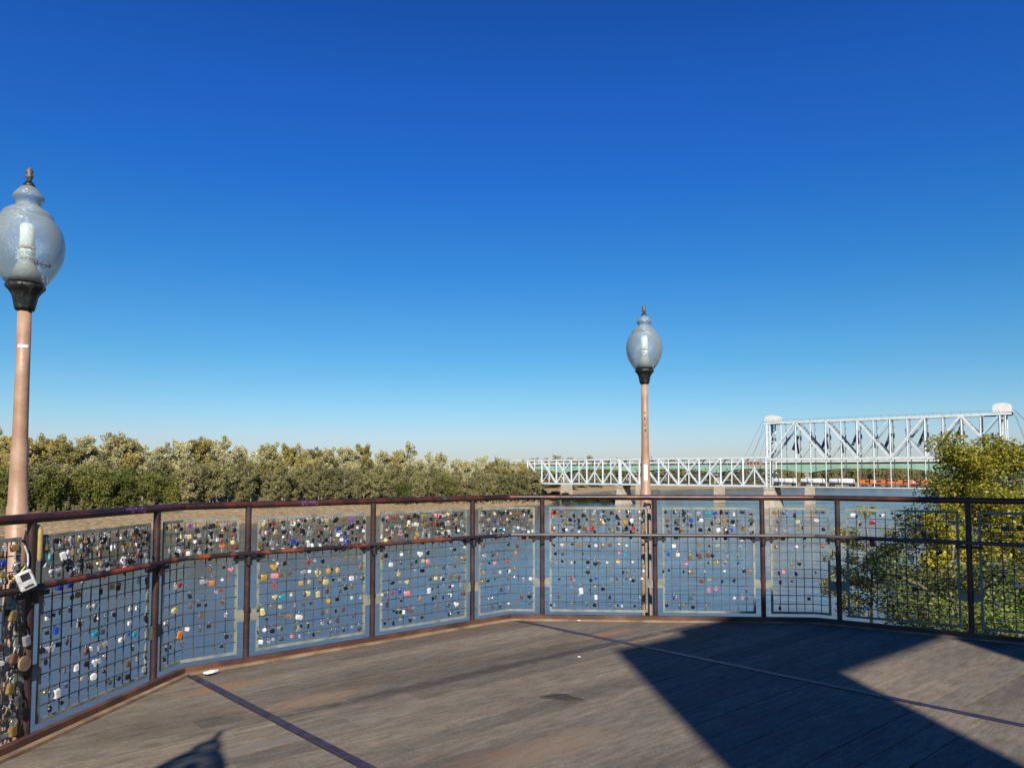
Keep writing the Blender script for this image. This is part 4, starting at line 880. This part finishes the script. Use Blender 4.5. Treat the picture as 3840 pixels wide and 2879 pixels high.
# locks of a striking colour, (panel, column, row): (colour, size)
OV = {(1, 0, 1): ('teal', 1.5), (1, 2, 1): ('white', 1.3), (1, 3, 1): ('silver', 1.3), (1, 1, 3): ('blue', 1.5), (1, 2, 3): ('blue', 1.5), (1, 6, 3): ('red', 1.3), (1, 5, 3): ('orange', 1.2), (1, 0, 2): ('white', 1.3),
      (1, 0, 7): ('white', 1.5), (1, 5, 7): ('teal', 1.3), (1, 9, 7): ('white', 1.2), (1, 5, 9): ('white', 1.4), (1, 1, 10): ('white', 1.6), (1, 5, 10): ('white', 1.5), (1, 3, 9): ('white', 1.2), (1, 10, 8): ('teal', 1.2),
      (2, 3, 0): ('purple', 1.2), (2, 2, 1): ('yellow', 1.4), (2, 3, 1): ('yellow', 1.4), (2, 5, 1): ('silver', 1.7), (2, 6, 0): ('silver', 1.5), (2, 6, 2): ('orange', 1.3), (2, 5, 5): ('orange', 1.6), (2, 7, 4): ('pink', 1.3), (2, 8, 5): ('white', 1.5), (2, 2, 5): ('red', 1.3), (2, 1, 7): ('yellow', 1.6), (2, 2, 9): ('orange', 1.8), (2, 3, 9): ('white', 1.2),
      (3, 0, 0): ('yellow', 1.4), (3, 1, 0): ('red', 1.5), (3, 1, 1): ('yellow', 1.3), (3, 3, 1): ('silver', 1.4), (3, 3, 2): ('blue', 1.5), (3, 4, 0): ('silver', 1.8), (3, 5, 1): ('silver', 2.0), (3, 5, 2): ('white', 1.6), (3, 10, 0): ('purple', 1.5), (3, 9, 2): ('blue', 1.2), (3, 0, 5): ('gold', 1.9), (3, 1, 4): ('gold', 1.9), (3, 1, 5): ('pink', 1.7), (3, 5, 4): ('red', 1.3), (3, 5, 3): ('blue', 1.4),
      (3, 6, 5): ('yellow', 1.8), (3, 7, 5): ('gold', 1.5), (3, 7, 6): ('yellow', 1.9), (3, 8, 5): ('yellow', 1.6), (3, 5, 7): ('yellow', 1.6), (3, 6, 7): ('yellow', 1.5), (3, 4, 6): ('gold', 1.4), (3, 9, 3): ('brass', 1.6), (3, 2, 7): ('teal', 1.6), (3, 0, 8): ('yellow', 1.6), (3, 4, 9): ('white', 1.7), (3, 4, 10): ('silver', 1.8), (3, 7, 8): ('gold', 1.3), (3, 10, 6): ('white', 1.5), (3, 2, 5): ('brass', 1.4), (3, 4, 5): ('silver', 1.4),
      (4, 0, 0): ('pink', 1.5), (4, 1, 0): ('red', 1.3), (4, 7, 0): ('pink', 1.5), (4, 1, 2): ('orange', 1.3), (4, 4, 2): ('gold', 1.3), (4, 4, 1): ('white', 1.5), (4, 2, 2): ('pink', 1.2), (4, 5, 4): ('white', 1.8), (4, 5, 3): ('gold', 1.4), (4, 1, 5): ('white', 1.6), (4, 2, 6): ('yellow', 1.5), (4, 5, 5): ('yellow', 1.3), (4, 6, 5): ('pink', 1.5), (4, 3, 8): ('pink', 1.7), (4, 2, 8): ('blue', 1.3), (4, 5, 9): ('orange', 1.4), (4, 6, 8): ('white', 1.5), (4, 9, 9): ('white', 1.4), (4, 10, 10): ('white', 1.5),
      (5, 2, 1): ('blue', 1.4), (5, 3, 2): ('teal', 1.7), (5, 6, 3): ('red', 1.6), (5, 2, 3): ('yellow', 1.3), (5, 2, 2): ('white', 1.3), (5, 5, 0): ('rusty', 1.8), (5, 0, 5): ('silver', 1.6), (5, 5, 5): ('orange', 1.2), (5, 4, 6): ('red', 1.2), (5, 7, 3): ('orange', 1.3),
      (6, 0, 0): ('red', 1.6), (6, 1, 0): ('blue', 1.3), (6, 9, 1): ('gold', 1.7), (6, 5, 2): ('red', 1.4), (6, 10, 1): ('white', 1.6), (6, 9, 5): ('teal', 1.4), (6, 8, 6): ('yellow', 1.2), (6, 3, 9): ('white', 1.8), (6, 5, 10): ('white', 1.4),
      (7, 5, 0): ('teal', 1.8), (7, 6, 0): ('blue', 1.5), (7, 4, 1): ('white', 1.5), (7, 1, 4): ('white', 1.5), (7, 1, 5): ('white', 1.5), (7, 4, 5): ('rusty', 1.7), (7, 5, 5): ('rusty', 1.7), (7, 3, 5): ('brass', 1.6), (7, 6, 6): ('gold', 1.3), (7, 5, 9): ('pink', 1.3), (7, 6, 9): ('pink', 1.3), (7, 9, 3): ('white', 1.5), (7, 2, 6): ('pink', 1.3), (7, 1, 10): ('blue', 1.3),
      (8, 1, 3): ('orange', 1.7), (8, 5, 1): ('white', 1.4), (8, 1, 0): ('blue', 1.2), (9, 0, 0): ('white', 1.5), (9, 2, 1): ('red', 1.5), (9, 3, 0): ('white', 1.3), (9, 2, 3): ('black', 2.0), (10, 2, 1): ('black', 1.7), (10, 3, 1): ('black', 1.7)}
LOCKS = []
for pi_, t0, cw, nc, rh in PANELS:
    if pi_ not in DENS: continue
    hi, lo = DENS[pi_]
    for row in range(0, 12):
        band = row <= 2
        for c in range(nc):
            key = (pi_, c, row); pr = hi if band else min(1, lo*1.15)*(1 if row < 9 else .75)
            if row == 0: pr *= .8
            if key in OV: colr, s_ = OV[key][0], OV[key][1]*.72
            elif rl.random() < pr: colr, s_ = rl.choice(BASECOL), (rl.uniform(.75, 1.2) if band else rl.uniform(.6, 1.05))
            else: continue
            t = t0+cw*(c+rl.uniform(.25, .75)); p, d = FP.at(t); n_ = Vector((-d.y, d.x)); z = ZT-rh*row-(.0 if row else .012)
            shk = rl.choice((0, 0, 1)); hh = (.008, .018)[shk]+.0125
            kind = rl.choice(('square', 'square', 'tall', 'wide', 'round', 'heart', 'square'))
            q = p-n_*(.0065 if row else .0)
            LOCKS.append(dict(panel=pi_, c=c, row=row, p=q, z=z-hh*s_+.004, d=d, s=s_, col=colr, kind=kind, shk=shk, low=False, yaw=rl.uniform(-.45, .45), roll=rl.uniform(-.3, .3)))
            if band and rl.random() < hi*.7 and pi_ <= 7 and not (row == 2 and False):
                s2 = rl.uniform(.6, .95); c2 = rl.choice(BASECOL)
                LOCKS.append(dict(panel=pi_, c=c, row=row, p=q-n_*.012, z=z-hh*s_-.042*s_-.012*s2, d=d, s=s2, col=c2, kind=rl.choice(('square', 'round', 'tall')), shk=0, low=True, yaw=rl.uniform(-.9, .9), roll=rl.uniform(-.4, .4)))
for pi_, t0, cw, nc, rh in PANELS:
    if pi_ not in DENS: continue
    hi, lo = DENS[pi_]
    for row in range(0, 12):
        for c in range(nc):
            for h_ in (0, 1, 2):
                if rl.random() > ((hi*.62 if pi_ < 6 else hi*.4) if row < 3 else lo*.42) or (h_ == 2 and row > 2): continue
                t = t0+cw*(c+(.0, .5, .8)[h_]+rl.uniform(-.12, .12)); p, d = FP.at(max(t0, t)); n_ = Vector((-d.y, d.x)); s2 = rl.uniform(.5, .85)
                LOCKS.append(dict(panel=pi_, c=c, row=row, p=p-n_*rl.uniform(.0065, .018), z=ZT-rh*row-.02*s2-(rl.uniform(0, .05) if row < 3 else .01), d=d, s=s2, col=rl.choice(['black', 'grey', 'black', 'silver', 'grey', 'rusty', 'brass', 'white', 'black', 'silver']), kind=rl.choice(('square', 'tall', 'round')), shk=0, low=False, yaw=rl.uniform(-.9, .9), roll=rl.uniform(-.4, .4), small=True))
for L_ in LOCKS: L_['size'] = L_['s']*(1.15 if L_['kind'] in ('tall', 'wide') else 1)/max(1, L_['p'].length)*(.2 if L_.get('small') else 1)
LOCKS.sort(key=lambda l: -l['size'])
rest = {}
def lock_mx(l):
    yaw = math.atan2(l['d'].y, l['d'].x)+l['yaw']
    return Matrix.Translation((l['p'].x, l['p'].y, l['z']))@Matrix.Rotation(yaw, 4, 'Z')@Matrix.Rotation(l['roll'], 4, 'Y')@Matrix.Scale(l['s'], 4)
SRC = {}
CN = {'gold': 'golden', 'brass': 'brass coloured', 'silver': 'silver', 'grey': 'dull grey', 'rusty': 'rusty brown'}
KN = {'square': 'squarish', 'tall': 'tall', 'wide': 'wide', 'round': 'round', 'heart': 'heart shaped'}
for i, l in enumerate(LOCKS):
    if (l['kind'], l['col']) not in BM_C: BM_C[(l['kind'], l['col'])] = body_mesh(l['kind'], l['col'])
    bmh = BM_C[(l['kind'], l['col'])]
    if i < 300:
        key = (l['kind'], l['col'], l['shk'])
        if key not in SRC:
            r = empty('padlock'); b_ = link('body', bmh, r); s_ = link('shackle', SHK[l['shk']], r); SRC[key] = (r, b_, s_)
        else:
            r0, b0, s0 = SRC[key]; r = r0.copy(); COL.objects.link(r)
            b_ = b0.copy(); b_.parent = r; COL.objects.link(b_); s_ = s0.copy(); s_.parent = r; COL.objects.link(s_)
        r.matrix_world = lock_mx(l)
        where = ('on the top frame' if l['row'] == 0 else '%s down' % NW[l['row']])
        lab = '%s %s padlock, %s in and %s, %s panel from left' % (CN.get(l['col'], l['col']), KN[l['kind']], NW[l['c']+1], where, ORD[l['panel']])
        if l['low']: lab = 'hanging ' + lab
        if l['low']: lab = '%s padlock dangling under another, %s in and %s, %s panel from left' % (CN.get(l['col'], l['col']).split()[0], NW[l['c']+1], where, ORD[l['panel']])
        tag(r, lab, 'padlock', 'padlocks fastened to the mesh panels')
    else: rest.setdefault('all', []).append((l, bmh))
# the many smaller locks left over, one object with several materials
if rest:
    bmm = bmesh.new(); mats = []; 
    for l, bmh in rest['all']:
        for me in (bmh, SHK[l['shk']]):
            mt = me.materials[0]
            if mt not in mats: mats.append(mt)
            n0 = len(bmm.faces); v0 = len(bmm.verts); bmm.from_mesh(me); bmm.verts.ensure_lookup_table(); bmm.faces.ensure_lookup_table()
            mx = lock_mx(l)
            for v in bmm.verts[v0:]: v.co = mx@v.co
            ix = mats.index(mt)
            for f in bmm.faces[n0:]: f.material_index = ix
    me = bpy.data.meshes.new('small_padlocks')
    bmm.to_mesh(me); bmm.free()
    for m_ in mats: me.materials.append(m_)
    tag(link('small_padlocks', me), 'many smaller padlocks scattered over the mesh panels', 'padlocks', kind='stuff')

# white lock box, ribbon and wooden tag on the leftmost panels
p, d = MP.at(MP.near(Vector((-2.95, 4.50)))); n_ = Vector((-d.y, d.x)); lb = empty('lock_box', V3(p-n_*.035+Vector((0, -.03)), MR+.06), math.atan2(d.y, d.x), label='white combination lock box tilted on the middle rail at the left', cat='lock box')
lb.scale = (1.15, 1.15, 1.15); lb.rotation_euler = (0, R(-22), math.atan2(d.y, d.x)-.5)
mb = MB(); mb.box((0, 0, 0), (.08, .03, .1)); o = mb.build('case', LM['white'], lb); bevel(o, .01, 3)
mb = MB(); mb.box((0, -.0165, .022), (.042, .004, .034)); mb.build('keypad', M['ink'], lb)
mb = MB(); mb.box((0, -.0165, -.03), (.045, .003, .008)); mb.build('lettering', M['ink'], lb)
mb = MB(); mb.tube([(-.028, 0, .045), (-.028, 0, .085), (-.015, 0, .1), (.015, 0, .1), (.028, 0, .085), (.028, 0, .045)], .005, 8); mb.build('shackle', LM['shackle'], lb)
def ribbon(pts, mat, label, r_=.006):
    mb = MB(); mb.tube(pts, r_, 6); tag(mb.build('ribbon', mat), label, 'ribbon')
p, d = FP.at(FP.near(Vector((-2.98, 4.517)))); n_ = Vector((-d.y, d.x))
B_ = lambda a, z: tuple((p+d*a-n_*.02))+(z,)
ribbon([B_(.02, 1.2), B_(.045, 1.15), B_(.05, 1.1), B_(.04, 1.06)], LM['white'], 'white cord tied to the top of the leftmost panels')
ribbon([B_(.03, 1.08), B_(.0, 1.05), B_(-.01, 1.0), B_(.01, .95), B_(.04, 1.0), B_(.05, 1.06), B_(.03, 1.08)], LM['yellow'], 'yellow ribbon loop hanging above the middle rail at the left')
ribbon([B_(.01, .955), B_(-.0, .93), B_(.012, .9), B_(-.01, .87)], LM['white'], 'white frayed ribbon end under the yellow loop', .009)
mb = MB(); q = p+d*.02-n_*.04
mb.tube([V3(q, .5), V3(q-n_*.012, .5)], .045, 14); tag(mb.build('wooden_tag', M['trim']), 'round wooden tag hanging low beside the nearest left post', 'tag')
# a string of locks and chains in front of the left lamp
for k in range(9):
    z = .83-.085*k; q = p+d*(-.05+.12*((k*37) % 5)/5)-n_*.025; kk = ['brass', 'black', 'silver', 'rusty', 'black', 'brass', 'grey', 'black', 'brass'][k]
    cl = empty('padlock', V3(q, z), label='%s padlock, %s of the column of locks beside the nearest left post' % (CN.get(kk, kk), ['topmost', 'second', 'third', 'fourth', 'fifth', 'sixth', 'seventh', 'eighth', 'lowest'][k]), cat='padlock', group='column of padlocks by the left post')
    cl.rotation_euler = (0, rl.uniform(-.4, .4), math.atan2(d.y, d.x)); cl.scale = (1.25, 1.25, 1.25)
    if ('tall', kk) not in BM_C: BM_C[('tall', kk)] = body_mesh('tall', kk)
    link('body', BM_C[('tall', kk)], cl); link('shackle', SHK[1], cl)
# litter on the deck
def flat(name, pts, z, th, mat, label, cat):
    mb = MB(); mb.prism(pts, z, z+th); o = mb.build(name, mat); tag(o, label, cat); return o
flat('dead_leaf', [(.2, 5.52), (.33, 5.6), (.42, 5.58), (.44, 5.52), (.52, 5.47), (.40, 5.46), (.33, 5.49)], .003, .008, M['leaflit'], 'dark crumpled leaf lying on the sunlit planks', 'leaf')
flat('paper_scrap', [(-2.50, 6.10), (-2.47, 6.155), (-2.41, 6.18), (-2.43, 6.13), (-2.46, 6.09)], .02, .015, M['litter'], 'white paper scrap on the kerb near the left corner', 'litter')
flat('paper_scrap', [(.585, 6.72), (.6, 6.74), (.615, 6.72), (.6, 6.705)], .003, .004, M['litter'], 'small white scrap in the middle of the sunlit deck', 'litter')
flat('paper_scrap', [(.72, 8.25), (.735, 8.265), (.75, 8.25), (.735, 8.235)], .02, .008, M['litter'], 'small white scrap at the foot of the middle railing', 'litter')
